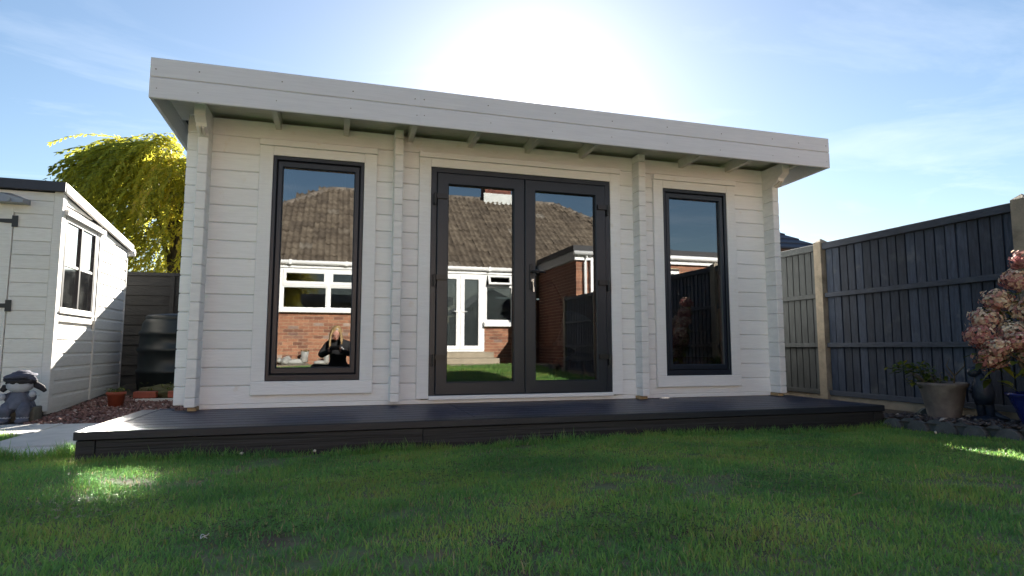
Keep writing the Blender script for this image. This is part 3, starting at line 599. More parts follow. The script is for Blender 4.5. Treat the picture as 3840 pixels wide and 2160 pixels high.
sbox('batten', -0.012, 0.012, 1.062, 1.098, 0.095, 1.98, 'shed_paint'); sbox('corner_board', -0.03, 0.006, SD - 0.01, SD + 0.02, 0.10, 1.875, 'shed_paint')
# lining behind
sbox('wall_lining', -0.05, -0.021, 0.02, SD - 0.02, 0.08, 0.98, 'shed_paint'); sbox('wall_lining', -0.05, -0.021, 1.0, SD - 0.02, 0.98, 1.9, 'shed_paint'); sbox('back_wall', -SL, -0.03, SD - 0.03, SD - 0.005, 0.08, 1.88, 'shed_paint')
# front boards and door
dxr = -0.36     # door's edge from the corner
for k in range(16):
    z0 = 0.10 + k * SB; z1 = min(z0 + SB, 2.09)
    x0 = dxr if z0 < 1.90 and z1 < 1.99 else -SL
    sbox('board', x0, -0.063, -0.016, 0.0, z0 + 0.0015, z1 - 0.0015, 'shed_paint', None, 0.004)
door = sbox('door', -1.25, dxr - 0.006, -0.022, 0.004, 0.11, 1.945, 'shed_paint', None, 0.003)
sbox('wall_lining', -SL, -0.06, 0.001, 0.02, 0.08, 2.09, 'shed_paint')
for z in (1.80, 1.03):
    b = MB(); b.box(-0.022, 0.022, -0.008, 0, -0.052, 0.052); 
    n = len(b.v); b.v += [(-0.02, -0.008, -0.02), (-0.02, -0.008, 0.02), (-0.30, -0.008, 0.009), (-0.30, -0.008, -0.009), (-0.02, 0, -0.02), (-0.02, 0, 0.02), (-0.30, 0, 0.009), (-0.30, 0, -0.009)]
    for q in ((0, 1, 2, 3), (7, 6, 5, 4), (0, 4, 5, 1), (1, 5, 6, 2), (2, 6, 7, 3), (3, 7, 4, 0)): b.face(tuple(n + i for i in q))
    add('hinge', b.mesh('hinge'), 'black_paint', door, sw(dxr + 0.012, -0.023, z), (0, 0, SA))
# roof edge trims and sheet
sbox('front_fascia', -SL - 0.05, 0.035, -0.075, -0.045, 2.095, 2.185, 'navy_trim')
b = MB()
P = [(0.012, -0.044, 2.095), (0.04, -0.044, 2.095), (0.04, -0.044, 2.18), (0.012, -0.044, 2.18), (0.012, SD + 0.12, eave(SD + 0.12) + 0.0), (0.04, SD + 0.12, eave(SD + 0.12) + 0.0), (0.04, SD + 0.12, eave(SD + 0.12) + 0.085), (0.012, SD + 0.12, eave(SD + 0.12) + 0.085)]
b.v = [sw(*p) for p in P]
for q in ((0, 1, 2, 3), (7, 6, 5, 4), (0, 4, 5, 1), (1, 5, 6, 2), (2, 6, 7, 3), (3, 7, 4, 0)): b.face(q)
add('barge_board', b.mesh('barge'), 'shed_paint', shed)
b = MB(); P = [(x, y, z + eave(y)) for z in (0.02, 0.07) for y in (-0.04, SD + 0.1) for x in (-SL, 0.011)]
b.v = [sw(*p) for p in P]
for q in ((0, 2, 3, 1), (4, 5, 7, 6), (0, 1, 5, 4), (2, 6, 7, 3), (0, 4, 6, 2), (1, 3, 7, 5)): b.face(q)
add('roof_sheet', b.mesh('roof'), 'roof_felt', shed)
b = MB(); b.tube([sw(-SL, SD + 0.14, 1.87), sw(0.05, SD + 0.14, 1.87)], 0.045, 10); add('gutter', b.mesh('gutter', True), 'upvc', shed)
sbox('floor_bearer', -SL, -0.03, 0.05, 0.12, 0.0, 0.058, 'block'); sbox('floor_bearer', -SL, -0.05, SD - 0.2, SD - 0.1, 0.0, 0.058, 'block'); sbox('floor_bearer', -0.11, -0.02, 0.15, SD - 0.1, 0.03, 0.06, 'block')
sbox('rubber_mat', -0.20, -0.03, -0.06, 0.02, 0.03, 0.095, 'black_paint'); sbox('rubber_mat', -0.75, -0.52, -0.03, 0.02, 0.03, 0.095, 'black_paint')
# side window: surround, 2 x 2 panes with dark bars, projecting drip board
w = sbox('window', -0.018, -0.012, wy0 + 0.02, wy1 - 0.02, wz0 + 0.02, wz1 - 0.02, 'shed_pane', None, 0)
ws = w
for y0, y1, z0, z1 in ((wy0, wy0 + 0.016, wz0, wz1), (wy1 - 0.02, wy1, wz0, wz1), (wy0 + 0.016, wy1 - 0.02, wz1 - 0.035, wz1), (wy0 + 0.016, wy1 - 0.02, wz0, wz0 + 0.035)):
    sbox('frame', -0.035, 0.006, y0, y1, z0, z1, 'black_paint' if y1 - y0 < 0.03 else 'shed_paint', ws)
zm = (wz0 + wz1) / 2 + 0.0
sbox('bar', -0.028, 0.0, wy0 + 0.02, wy1 - 0.02, zm - 0.013, zm + 0.013, 'shed_paint', ws)
for y in (wy0 + 0.036, (wy0 + wy1) / 2, wy1 - 0.042): sbox('bar', -0.029, 0.0065, y - 0.019, y + 0.019, wz0 + 0.035, wz1 - 0.035, 'black_paint', ws, 0.002)
sbox('frame', -0.03, 0.0066, wy0 - 0.022, wy0 - 0.001, wz0 - 0.02, wz1 + 0.02, 'black_paint', ws)
sbox('sill', -0.02, 0.022, wy0 - 0.03, wy1 + 0.02, wz0 - 0.025, wz0 - 0.003, 'shed_paint', ws)
sbox('surround', -0.018, 0.004, 0.0725, wy0 - 0.0225, wz0 - 0.1, eave(0) - 0.02, 'shed_paint'); sbox('surround', -0.018, 0.004, wy1 + 0.002, 1.061, wz0 - 0.06, 1.985, 'shed_paint')
sbox('drip_board', -0.01, 0.040, 0.03, 1.16, wz1 + 0.012, wz1 + 0.062, 'shed_paint'); sbox('surround', -0.02, -0.002, wy0 - 0.02, wy1 + 0.02, wz1 + 0.001, eave(1.05) - 0.01, 'shed_paint'); sbox('surround', -0.018, 0.0035, wy0 - 0.02, wy1 + 0.02, wz0 - 0.10, wz0 - 0.036, 'shed_paint')
# lamp over the shed door
lamp = thing('wall_light', 'grey wedge-shaped security light fixed above the shed door', 'light', sw(-0.34, -0.03, 2.0))
b = MB(); P = [(-0.62, -0.017, 1.955), (-0.245, -0.017, 1.955), (-0.245, -0.017, 2.0), (-0.40, -0.017, 2.06), (-0.62, -0.017, 2.06), (-0.62, -0.14, 1.955), (-0.26, -0.14, 1.955), (-0.255, -0.14, 1.985), (-0.45, -0.10, 2.04), (-0.62, -0.10, 2.04)]
b.v = [sw(*p) for p in P]
b.face((0, 1, 2, 3, 4)); b.face((9, 8, 7, 6, 5)); 
for i in range(5): b.face((i, (i + 1) % 5, 5 + (i + 1) % 5, 5 + i))
add('housing', b.mesh('housing'), 'lamp_grey', lamp)
b = MB(); b.tube([sw(-0.36, -0.135, 1.975), sw(-0.36, -0.152, 1.975)], 0.014, 8); add('screw', b.mesh('screw'), 'lamp_grey', lamp)

# ------------------------------------------------------------------ side fence: concrete posts, gravel boards, feather-edge panels
FXX = 5.05; py = [4.10, 2.10, 0.10, -1.91, -3.91, -5.91, -7.6]
post_lab = ['concrete fence post hidden deep behind the cabin', 'concrete fence post beside the back part of the cabin', 'weathered concrete fence post just past the end of the deck', 'concrete fence post standing behind the flowering hydrangea', 'concrete fence post in the bed further from the cabin than the hydrangea', 'concrete fence post two panels short of the brick extension', 'concrete fence post at the end of the fence by the brick extension']
for y, lb in zip(py, post_lab):
    b = MB(); b.box(FXX - 0.055, FXX + 0.055, y - 0.05, y + 0.05, -0.1, 1.80)
    n = len(b.v); b.v += [(FXX - 0.055, y - 0.05, 1.80), (FXX + 0.055, y - 0.05, 1.80), (FXX + 0.055, y + 0.05, 1.80), (FXX - 0.055, y + 0.05, 1.80), (FXX, y, 1.845)]
    for q in ((0, 1, 4), (1, 2, 4), (2, 3, 4), (3, 0, 4)): b.face(tuple(n + i for i in q))
    tag(add('concrete_post', b.mesh('post'), 'concrete', None), lb, 'post', 'concrete posts of the dark side fence')
pan_lab = ['greyish feather-edge fence panel hidden beside the cabin back', 'pale grey feather-edge fence panel seen past the cabin corner', 'black feather-edge fence panel behind the grey clay pot', 'black feather-edge fence panel running on past the blue pot', 'black feather-edge fence panel at the middle of the lawn side', 'black feather-edge fence panel ending at the brick extension']
for i in range(6):
    ya, yb = py[i] - 0.055, py[i + 1] + 0.055; far = i <= 1
    fp = thing('fence_panel', pan_lab[i], 'fence', (FXX, (ya + yb) / 2, 0.16), 'panels of the side fence')
    m = 'fence_far' if far else 'fence_dark'; mr = 'fence_far' if far else 'fence_rail'
    n = int(round((ya - yb) / 0.093)); st = (ya - yb) / n
    for k in range(n):
        y1 = ya - k * st; y0 = y1 - st - 0.012
        add('board', cbox(0.016, st - 0.017, 1.52, 0.002, m), m, fp, (FXX + 0.006 + random.uniform(-0.002, 0.003), y1 - st / 2 + random.uniform(-0.002, 0.002), 0.955), (0, 0, R(4.0 + random.uniform(-1.5, 1.5))))
    box('backing', FXX + 0.018, FXX + 0.026, yb, ya, 0.18, 1.72, m, fp, 0)
    for z0, z1 in ((0.165, 0.215), (0.665, 0.712), (1.195, 1.245)): box('rail', FXX - 0.036, FXX - 0.004, yb, ya, z0, z1, mr, fp, 0.004)
    box('top_rail', FXX - 0.042, FXX + 0.028, yb, ya, 1.715, 1.785, mr, fp, 0.004)
    b = MB(); b.box(FXX - 0.02, FXX + 0.02, yb - 0.02, ya + 0.02, -0.1, 0.162)
    tag(add('gravel_board', b.mesh('gravel_board'), 'concrete', None), ['concrete gravel board under the hidden fence panel', 'concrete gravel board under the pale grey fence panel', 'concrete gravel board behind the grey clay pot', 'concrete gravel board behind the blue pot', 'concrete gravel board along the middle of the lawn side', 'concrete gravel board ending at the brick extension'][i], 'gravel board', 'gravel boards of the side fence')
# back fence of lapped boards
blab = ['dark lap fence panel at the back beyond the shed', 'dark weathered lap fence panel behind the water butt', 'dark lap fence panel hidden behind the cabin back', 'dark lap fence panel behind the middle of the cabin', 'dark lap fence panel at the back corner of the garden']
for i in range(5):
    x0 = -4.95 + i * 1.86; fp = thing('fence_panel', blab[i], 'fence', (x0 + 0.9, 4.1, 0.1), 'lap panels of the back fence')
    for k in range(12):
        z = 0.02 + k * 0.1345; add('board', cbox(1.80, 0.012, 0.158, 0.003, 'fence_lap'), 'fence_lap', fp, (x0 + 0.92, 4.1 + random.uniform(-0.003, 0.003), z + 0.075), (R(-5), random.uniform(-0.004, 0.004), 0))
    for xx in (x0 + 0.03, x0 + 0.92, x0 + 1.81): box('batten', xx - 0.025, xx + 0.025, 4.065, 4.092, 0.02, 1.635, 'fence_lap', fp)
    box('top_rail', x0, x0 + 1.84, 4.06, 4.13, 1.635, 1.68, 'fence_lap', fp)
# ------------------------------------------------------------------ things in the gap between shed and cabin
BX, BY = -1.90, 3.25
t = thing('water_butt', 'dark green ribbed plastic water butt by the back fence', 'water butt', (BX, BY, 0.12))
b = MB(); b.lathe([(0.0, 0.12), (0.37, 0.12), (0.40, 0.16), (0.405, 0.34), (0.418, 0.35), (0.418, 0.385), (0.40, 0.40), (0.405, 0.60), (0.42, 0.61), (0.42, 0.645), (0.40, 0.66), (0.395, 0.80), (0.41, 0.81), (0.41, 0.845), (0.39, 0.86), (0.375, 0.95), (0.345, 1.0), (0.32, 1.012), (0.32, 1.0)], (BX, BY, 0), 36); add('barrel', b.mesh('barrel', True), 'butt', t)
b = MB(); b.lathe([(0.345, 1.0), (0.35, 1.03), (0.33, 1.05), (0.10, 1.075), (0.0, 1.08)], (BX, BY, 0), 36); add('lid', b.mesh('lid', True), 'butt', t)
t = thing('flower_pot', 'small terracotta plastic flower pot with pale seedlings on the gravel', 'pot', (-2.07, 1.75, gz(0, 1.75)))
zp = gz(0, 1.75) + 0.004
b = MB(); b.lathe([(0.0, 0), (0.062, 0), (0.078, 0.115), (0.086, 0.116), (0.088, 0.148), (0.080, 0.148), (0.076, 0.125), (0.0, 0.125)], (-2.07, 1.75, zp), 24); add('pot', b.mesh('pot', True), 'terracotta', t)
def leaves(b, c, n, spread, size, hgt, flatness=0.4):
    for i in range(n):
        p = Vector((c[0] + random.gauss(0, spread), c[1] + random.gauss(0, spread), c[2] + random.uniform(0, hgt))); b.cur = random.random()
        a = random.uniform(0, 6.3); e = random.uniform(-0.5, 0.9); d = Vector((math.cos(a) * math.cos(e), math.sin(a) * math.cos(e), math.sin(e))); s = d.cross(Vector((0, 0, 1))).normalized(); L = size * random.uniform(0.6, 1.3)
        n0 = len(b.v); b.v += [tuple(p), tuple(p + d * L * 0.5 + s * L * flatness * 0.5), tuple(p + d * L - Vector((0, 0, L * 0.15))), tuple(p + d * L * 0.5 - s * L * flatness * 0.5)]; b.face((n0, n0 + 1, n0 + 2, n0 + 3))
b = MB(); leaves(b, (-2.07, 1.75, zp + 0.12), 150, 0.045, 0.035, 0.06); add('foliage', b.mesh('foliage', False, True), 'leaf', t)
t = thing('edged_bed', 'mossy little bed edged with loose orange bricks in front of the water butt', 'flower bed', (-1.75, 2.4, gz(0, 2.4)))
b = MB(); b.blob((-1.62, 2.48, gz(0, 2.4) + 0.02), (0.46, 0.28, 0.11), 0.5, 30, 14, 3, freq=5); add('soil_mound', b.mesh('mound', True), 'moss', t)
b = MB(); leaves(b, (-1.62, 2.45, gz(0, 2.4) + 0.06), 420, 0.17, 0.04, 0.09); add('foliage', b.mesh('foliage', False, True), 'leaf', t)
for x, ry in ((-1.93, 0.02), (-1.60, -0.03), (-1.32, 0.05)): box('brick', x - 0.108, x + 0.108, 2.15, 2.25, gz(0, 2.2) + 0.03, gz(0, 2.2) + 0.098, 'terracotta', t, 0.006, rot=(0, 0, ry))
box('kerb', -2.0, -1.15, 2.09, 2.14, gz(0, 2.1) - 0.01, gz(0, 2.1) + 0.032, 'slab', t, 0.004)
b = MB(); b.blob((-1.44, 2.42, gz(0, 2.4) + 0.15), (0.07, 0.05, 0.035), 0.4, 10, 7, 4); add('stone', b.mesh('stone', True), 'pebble_white', t)

# stone girl sitting on a block by the shed
t = thing('stone_figure', 'grey stone garden figure of a girl in cap and black plaits', 'statue', (-2.545, 0.97, 0.03))
fx, fy = -2.545, 0.97
b = MB(); b.v = []; add('block', cbox(0.245, 0.15, 0.125, 0.008), 'block', t, (fx, fy + 0.03, 0.094))
b = MB(); b.lathe([(0.0, 0.14), (0.105, 0.14), (0.112, 0.16), (0.095, 0.21), (0.075, 0.255), (0.055, 0.285), (0.03, 0.295), (0, 0.296)], (fx - 0.005, fy, 0), 22, 0.05); add('dress', b.mesh('dress', True), 'stone_grey', t)
for sx in (-1, 1):
    b = MB(); b.tube([(fx + sx * 0.05, fy + 0.0, 0.155), (fx + sx * 0.062, fy - 0.075, 0.15), (fx + sx * 0.062, fy - 0.095, 0.13), (fx + sx * 0.064, fy - 0.098, 0.075)], [0.05, 0.052, 0.05, 0.044], 12); lg = add('leg', b.mesh('leg', True), 'stone_grey', t)
    b = MB(); b.lathe([(0.041, 0.068), (0.045, 0.076), (0.041, 0.084)], (fx + sx * 0.064, fy - 0.098, 0), 14); add('sock', b.mesh('sock', True), 'stone_pale', lg)
    b = MB(); b.blob((fx + sx * 0.068, fy - 0.115, 0.052), (0.044, 0.062, 0.026), 0.1); add('boot', b.mesh('boot', True), 'stone_grey', t)
    b = MB(); b.tube([(fx + sx * 0.055, fy - 0.01, 0.265), (fx + sx * 0.10, fy - 0.03, 0.235), (fx + sx * 0.105, fy - 0.05, 0.255)], [0.026, 0.030, 0.024], 10); ar = add('arm', b.mesh('arm', True), 'stone_grey', t)
    b = MB(); b.blob((fx + sx * 0.108, fy - 0.06, 0.268 if sx > 0 else 0.245), (0.026, 0.024, 0.028), 0.15); add('hand', b.mesh('hand', True), 'stone_pale', ar)
    b = MB(); b.tube([(fx + sx * 0.085, fy, 0.345), (fx + sx * 0.12, fy - 0.01, 0.335), (fx + sx * 0.155, fy - 0.015, 0.315), (fx + sx * 0.18, fy - 0.015, 0.285)] if sx > 0 else [(fx - 0.08, fy, 0.335), (fx - 0.115, fy - 0.005, 0.32), (fx - 0.135, fy - 0.01, 0.29)], [0.02, 0.027, 0.025, 0.014] if sx > 0 else [0.02, 0.028, 0.018], 9); add('plait', b.mesh('plait', True), 'stone_black', t)
b = MB(); b.blob((fx, fy - 0.02, 0.335), (0.098, 0.078, 0.058), 0.05, 20, 12); add('face', b.mesh('face', True), 'stone_pale', t)
for sx in (-1, 1):
    b = MB(); b.blob((fx + sx * 0.098, fy - 0.01, 0.345), (0.018, 0.012, 0.02)); add('ear', b.mesh('ear', True), 'stone_pale', t)
b = MB(); b.blob((fx, fy - 0.012, 0.372), (0.112, 0.094, 0.036), 0.3, 28, 12, 5, freq=7); add('fringe', b.mesh('fringe', True), 'stone_black', t)
b = MB(); b.blob((fx - 0.012, fy + 0.004, 0.412), (0.122, 0.10, 0.034), 0.2, 22, 10, 8, Matrix.Rotation(R(-6), 3, 'Y')); b.blob((fx - 0.005, fy + 0.01, 0.436), (0.075, 0.07, 0.028), 0.3, 14, 8, 9)
n0 = len(b.v); b.tube([(fx + 0.06, fy - 0.03, 0.405), (fx + 0.115, fy - 0.035, 0.385)], [0.04, 0.012], 10); add('cap', b.mesh('cap', True), 'stone_cap', t)

# ------------------------------------------------------------------ bed by the side fence
ed = thing('lawn_edging', 'row of scalloped grey concrete lawn edging along the slate bed', 'edging', (4.45, -2.0, 0.05))
def scallop(x, y, z, r, ry=0.0, parent=ed):
    b = MB(); n = 12; P = [(r * math.cos(math.pi * i / n), r * 0.85 * math.sin(math.pi * i / n)) for i in range(n + 1)]
    F = [(-0.022, -a, c) for a, c in P] + [(-0.022, r, -0.12), (-0.022, -r, -0.12)][::-1]; Bk = [(0.022, q[1], q[2]) for q in F]
    F = [(-0.022, -a, c) for a, c in P] + [(-0.022, r, -0.12), (-0.022, -r, -0.12)]; Bk = [(0.022, q[1], q[2]) for q in F]
    b.v = F + Bk; m = len(F); b.face(tuple(range(m))); b.face(tuple(range(m, 2 * m))[::-1])
    for i in range(m): b.face((i, m + i, m + (i + 1) % m, (i + 1) % m))
    add('scallop', b.mesh('scallop'), 'edging', parent, (x, y, z), (0, 0, ry))
for i in range(14):
    y = -1.22 - i * 0.112; scallop(4.43 + (0.04 if i % 2 else 0) + random.uniform(-.008, .008), y, 0.008 + lawn_z(y) * 1.1 + (0.012 if i % 2 else 0.0) + random.uniform(-.006, .006), 0.082, random.uniform(-0.06, 0.06))
for y, z in ((-1.20, 0.085), (-1.34, 0.09)): scallop(4.84, y, z, 0.085, 1.1)

PX, PY = 4.72, -1.43; pz = bz(PY) + 0.01
t = thing('clay_pot', 'large weathered grey clay pot with leafy cuttings by the side fence', 'pot', (PX, PY, pz))
b = MB(); b.lathe([(0.0, 0.0), (0.108, 0.0), (0.112, 0.02), (0.158, 0.24), (0.176, 0.262), (0.180, 0.285), (0.162, 0.287), (0.155, 0.255), (0.14, 0.24), (0.0, 0.235)], (PX, PY, pz), 32, 0.008); add('pot', b.mesh('pot', True), 'old_pot', t)
b = MB(); 
for i in range(9):
    a = random.uniform(0, 6.3); b.tube([(PX - 0.05 + 0.03 * math.cos(a), PY + 0.03 * math.sin(a), pz + 0.23), (PX - 0.10 + 0.10 * math.cos(a), PY + 0.05 + 0.12 * math.sin(a), pz + 0.36)], [0.005, 0.002], 5)
b.tube([(PX + 0.04, PY - 0.06, pz + 0.23), (PX + 0.045, PY - 0.07, pz + 0.34), (PX + 0.02, PY - 0.03, pz + 0.42), (PX + 0.03, PY - 0.05, pz + 0.48)], [0.008, 0.007, 0.004, 0.002], 6); b.tube([(PX + 0.045, PY - 0.07, pz + 0.34), (PX + 0.08, PY - 0.13, pz + 0.42), (PX + 0.075, PY - 0.14, pz + 0.46)], [0.006, 0.004, 0.002], 6); b.tube([(PX + 0.04, PY - 0.065, pz + 0.3), (PX + 0.0, PY - 0.02, pz + 0.40)], [0.005, 0.002], 5)
add('stem', b.mesh('stem'), 'bark', t)
b = MB(); leaves(b, (PX - 0.09, PY + 0.09, pz + 0.27), 170, 0.065, 0.055, 0.16, 0.5); leaves(b, (PX - 0.18, PY + 0.20, pz + 0.36), 60, 0.05, 0.055, 0.07, 0.5); leaves(b, (PX - 0.06, PY + 0.03, pz + 0.25), 70, 0.05, 0.05, 0.08, 0.5); add('foliage', b.mesh('foliage', False, True), 'leaf', t)
# dark statue of an otter standing up
OX, OY = 4.82, -1.68; oz = bz(OY) + 0.012
t = thing('otter_statue', 'dark bronze otter statue standing upright in the slate bed', 'statue', (OX, OY, oz))
b = MB(); b.tube([(OX, OY + 0.028, oz), (OX, OY + 0.03, oz + 0.10), (OX, OY + 0.02, oz + 0.16)], [0.026, 0.03, 0.045], 10); b.tube([(OX + 0.01, OY - 0.03, oz), (OX + 0.01, OY - 0.03, oz + 0.10), (OX, OY - 0.015, oz + 0.16)], [0.026, 0.03, 0.045], 10); b.tube([(OX, OY, oz + 0.12), (OX - 0.005, OY, oz + 0.19), (OX - 0.015, OY, oz + 0.27), (OX - 0.02, OY + 0.005, oz + 0.32), (OX - 0.03, OY + 0.02, oz + 0.355)], [0.058, 0.075, 0.066, 0.042, 0.03], 14); b.blob((OX - 0.045, OY + 0.03, oz + 0.365), (0.05, 0.045, 0.042), 0.15)
b.tube([(OX - 0.02, OY + 0.03, oz + 0.25), (OX - 0.07, OY + 0.05, oz + 0.22), (OX - 0.09, OY + 0.04, oz + 0.24)], [0.024, 0.018, 0.012], 8); b.tube([(OX, OY - 0.03, oz + 0.25), (OX - 0.06, OY - 0.03, oz + 0.21)], [0.024, 0.014], 8)
b.tube([(OX + 0.03, OY - 0.02, oz + 0.06), (OX + 0.06, OY - 0.07, oz + 0.03), (OX + 0.05, OY - 0.14, oz + 0.02)], [0.03, 0.022, 0.008], 8); add('body', b.mesh('body', True), 'bronze', t)
b = MB(); b.blob((OX, OY, oz + 0.005), (0.10, 0.09, 0.03), 0.3); add('base', b.mesh('base', True), 'bronze', t)
# hydrangea in its blue pot
HX, HY = 4.66, -2.18; hz = bz(HY) + 0.01
t = thing('hydrangea', 'hydrangea with faded pink flower heads growing in a glazed blue pot', 'plant', (HX, HY, hz))
b = MB(); b.lathe([(0.0, 0.0), (0.105, 0.0), (0.12, 0.03), (0.165, 0.16), (0.185, 0.20), (0.20, 0.212), (0.20, 0.226), (0.183, 0.226), (0.175, 0.20), (0.0, 0.195)], (HX, HY, hz), 36); add('pot', b.mesh('pot', True), 'blue_glaze', t)
b = MB(); b.lathe([(0.0, 0.2), (0.176, 0.198)], (HX, HY, hz), 20); add('compost', b.mesh('compost'), 'soil', t)
heads = []
for px, pyy, pzz, r in ((-0.27, 0.20, 0.62, 0.085), (-0.23, 0.17, 0.46, 0.08), (-0.16, 0.24, 0.74, 0.085), (-0.10, 0.10, 0.64, 0.09), (-0.08, 0.20, 0.88, 0.085), (-0.02, 0.05, 0.80, 0.085), (0.00, 0.12, 1.02, 0.085), (0.04, -0.02, 0.62, 0.09), (0.06, 0.0, 0.92, 0.085), (-0.08, 0.0, 0.50, 0.08), (0.10, -0.14, 0.74, 0.09), (0.05, 0.08, 1.16, 0.08), (0.14, -0.10, 1.02, 0.085), (-0.03, -0.12, 0.60, 0.085), (0.0, -0.25, 0.78, 0.09), (0.12, -0.30, 0.92, 0.085), (-0.18, 0.02, 0.58, 0.07), (-0.26, 0.10, 0.54, 0.07)):
    heads.append((HX + px, HY + pyy - 0.02, hz + pzz, r * 1.12))
b = MB()
for x, y, z, r in heads:
    b.tube([(HX + random.uniform(-.05, .05), HY + random.uniform(-.05, .05), hz + 0.19), ((HX + x) / 2 + random.uniform(-.03, .03), (HY + y) / 2, hz + 0.25 + (z - hz) * 0.4), (x, y, z - r * 0.3)], [0.007, 0.005, 0.003], 5)
add('stem', b.mesh('stem'), 'bark', t)
for x, y, z, r in heads:
    b = MB(); tone = random.uniform(-0.2, 0.25)
    for i in range(330):
        d = Vector((random.gauss(0, 1), random.gauss(0, 1), random.gauss(0, 1))).normalized(); p = Vector((x, y, z)) + Vector((d.x * r, d.y * r, d.z * r * 0.8)) * random.uniform(0.72, 1.05) * (1 + 0.5 * mnoise.noise(d * 2.5 + Vector((x * 9, y * 9, 0))))
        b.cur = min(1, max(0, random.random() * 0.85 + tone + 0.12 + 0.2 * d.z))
        a = d.orthogonal().normalized(); a.rotate(Matrix.Rotation(random.uniform(0, 6.3), 3, d)); c = d.cross(a); s = random.uniform(0.010, 0.017); tl = d * s * random.uniform(-0.2, 0.7)
        b.quad(p - a * s - c * s * .4, p + c * s * .9 - a * .3 * s + tl, p + a * s + c * s * .4, p - c * s * .9 + a * .3 * s + tl)
    add('flower_head', b.mesh('head', False, True), 'petal', t)
lb = MB()   # large leaves, each a piece
def big_leaf(p, d, L, w, tone):
    b = MB(); d = d.normalized(); s = d.cross(Vector((0, 0, 1))).normalized(); up = s.cross(d)
    prof = ((0, 0.0), (0.15, 0.55), (0.4, 1.0), (0.7, 0.72), (1.0, 0.0)); n = 0
    b.cur = tone; L_ = []
    for u, ww in prof:
        c = d * L * u - Vector((0, 0, 1)) * L * 0.35 * u * u; b.v += [tuple(c - s * w * ww * .5 + up * w * 0.12 * ww), tuple(c), tuple(c + s * w * ww * .5 + up * w * 0.12 * ww)]
    for i in range(4):
        for j in range(2): b.face((3 * i + j, 3 * i + j + 1, 3 * i + j + 4, 3 * i + j + 3))
    add('leaf', b.mesh('leaf', True, True), 'hyd_leaf', t, tuple(p))
for i in range(150):
    x, y, z, r = random.choice(heads); a = random.uniform(0, 6.3); d = Vector((math.cos(a), math.sin(a), random.uniform(-0.4, 0.4)))
    big_leaf(Vector((x, y, z - r * random.uniform(0.6, 2.0))) + d * 0.03, d, random.uniform(0.07, 0.12), random.uniform(0.04, 0.065), random.random() ** 1.3)
big_leaf(Vector((HX - 0.19, HY + 0.12, hz + 0.40)), Vector((-0.5, 0.4, -0.3)), 0.12, 0.07, 0.95)

# ------------------------------------------------------------------ willow beyond the back fence
t = thing('willow_tree', 'windswept weeping willow with yellow-green autumn leaves beyond the fence', 'tree', (-6.0, 13.6, 0))
TX, TY = -4.4, 13.8
b = MB(); tr = [(TX, TY, -0.1), (TX + 0.1, TY, 1.2), (TX - 0.05, TY + 0.1, 2.4), (TX + 0.15, TY, 3.6), (TX - 0.1, TY, 4.8), (TX - 0.2, TY, 5.6)]
b.tube(tr, [0.36, 0.28, 0.23, 0.18, 0.11, 0.05], 10)
limbs = []
for i in range(22):
    a = i * 2.399 + random.uniform(-.3, .3); z0 = random.uniform(1.9, 4.4); p0 = Vector((TX, TY, z0)); hz_ = random.uniform(4.8, 6.3) - abs(i - 11) * 0.02; rr = random.uniform(0.4, 1.3)
    p2 = Vector((TX + rr * math.cos(a), TY + rr * math.sin(a), hz_ - 0.22 * rr * rr)); p1 = (p0 + p2) / 2 + Vector((0, 0, 0.5))
    b.tube([p0, p1, p2], [0.09, 0.055, 0.02], 7); limbs.append((p1, p2))
add('trunk', b.mesh('trunk', True), 'bark', t)
def p_x(r, a): return r * np.cos(a)
def willow_crown(ns=1450, nl=46):
    V = []; Rn = []
    for s in range(ns):
        wisp = rng.uniform() < 0.16
        u = rng.uniform(0, 1) ** 0.55; a = rng.uniform(0, 2 * np.pi); r = 1.75 * u
        top = 6.35 - 0.40 * r * r + rng.normal(0, 0.10) + (0.25 * np.sin(a * 3 + 1.2) + 0.22 * np.sin(a * 7 + 0.3)) * u + 0.15 * np.sin(p_x(r, a) * 5.0) - (0.5 if np.cos(a) > 0.3 else 0)
        if not wisp and rng.uniform() < 0.6: top -= rng.uniform(0, 3.6)
        p = np.array([TX + r * np.cos(a), TY + r * np.sin(a), top])
        left = np.clip((TX + 0.6 - p[0]) / 2.0, 0, 1)
        if wisp:
            p[0] -= 0.3; Ln = rng.uniform(0.8, 1.9); d = np.array([-1.0, 0.3 * np.sin(a), 0.45]); sag = 0.030; wind = 0.4
        else:
            Ln = rng.uniform(1.3, 3.0); wind = 0.10 + 0.38 * left * rng.uniform(0.6, 1.2); d = np.array([np.cos(a) * 0.3 - wind, np.sin(a) * 0.4, 0.15]); sag = 0.055
        tone = np.clip(0.40 + 0.24 * (p[0] - TX + 0.4) + rng.normal(0, 0.16), 0, 1); st = Ln / nl  # leaves brighter towards the sun side: sunlight painted into their colour
        for i in range(nl):
            d = d + np.array([-wind * 0.02, 0, -sag]) + rng.normal(0, 0.02, 3); d = d / np.linalg.norm(d); p = p + d * st
            if p[2] < 0.7: break
            ang = rng.uniform(0, 2 * np.pi); out = np.array([np.cos(ang), np.sin(ang), rng.uniform(-0.2, 0.3)]) * 0.6 + d * 0.9; out /= np.linalg.norm(out)
            sdv = np.cross(out, np.array([0.2, 0.4, 1.0])); sdv /= np.linalg.norm(sdv) + 1e-6; L = rng.uniform(0.10, 0.18); w = L * 0.19
            V += [p, p + out * L * .45 + sdv * w, p + out * L, p + out * L * .45 - sdv * w]; Rn += [np.clip(tone + rng.normal(0, 0.12), 0, 1)] * 4
    V = np.array(V); i = np.arange(len(V) // 4) * 4
    return npmesh('crown', V, [np.stack([i, i + 1, i + 2, i + 3], 1)], np.array(Rn))
add('crown', willow_crown(), 'willow', t)

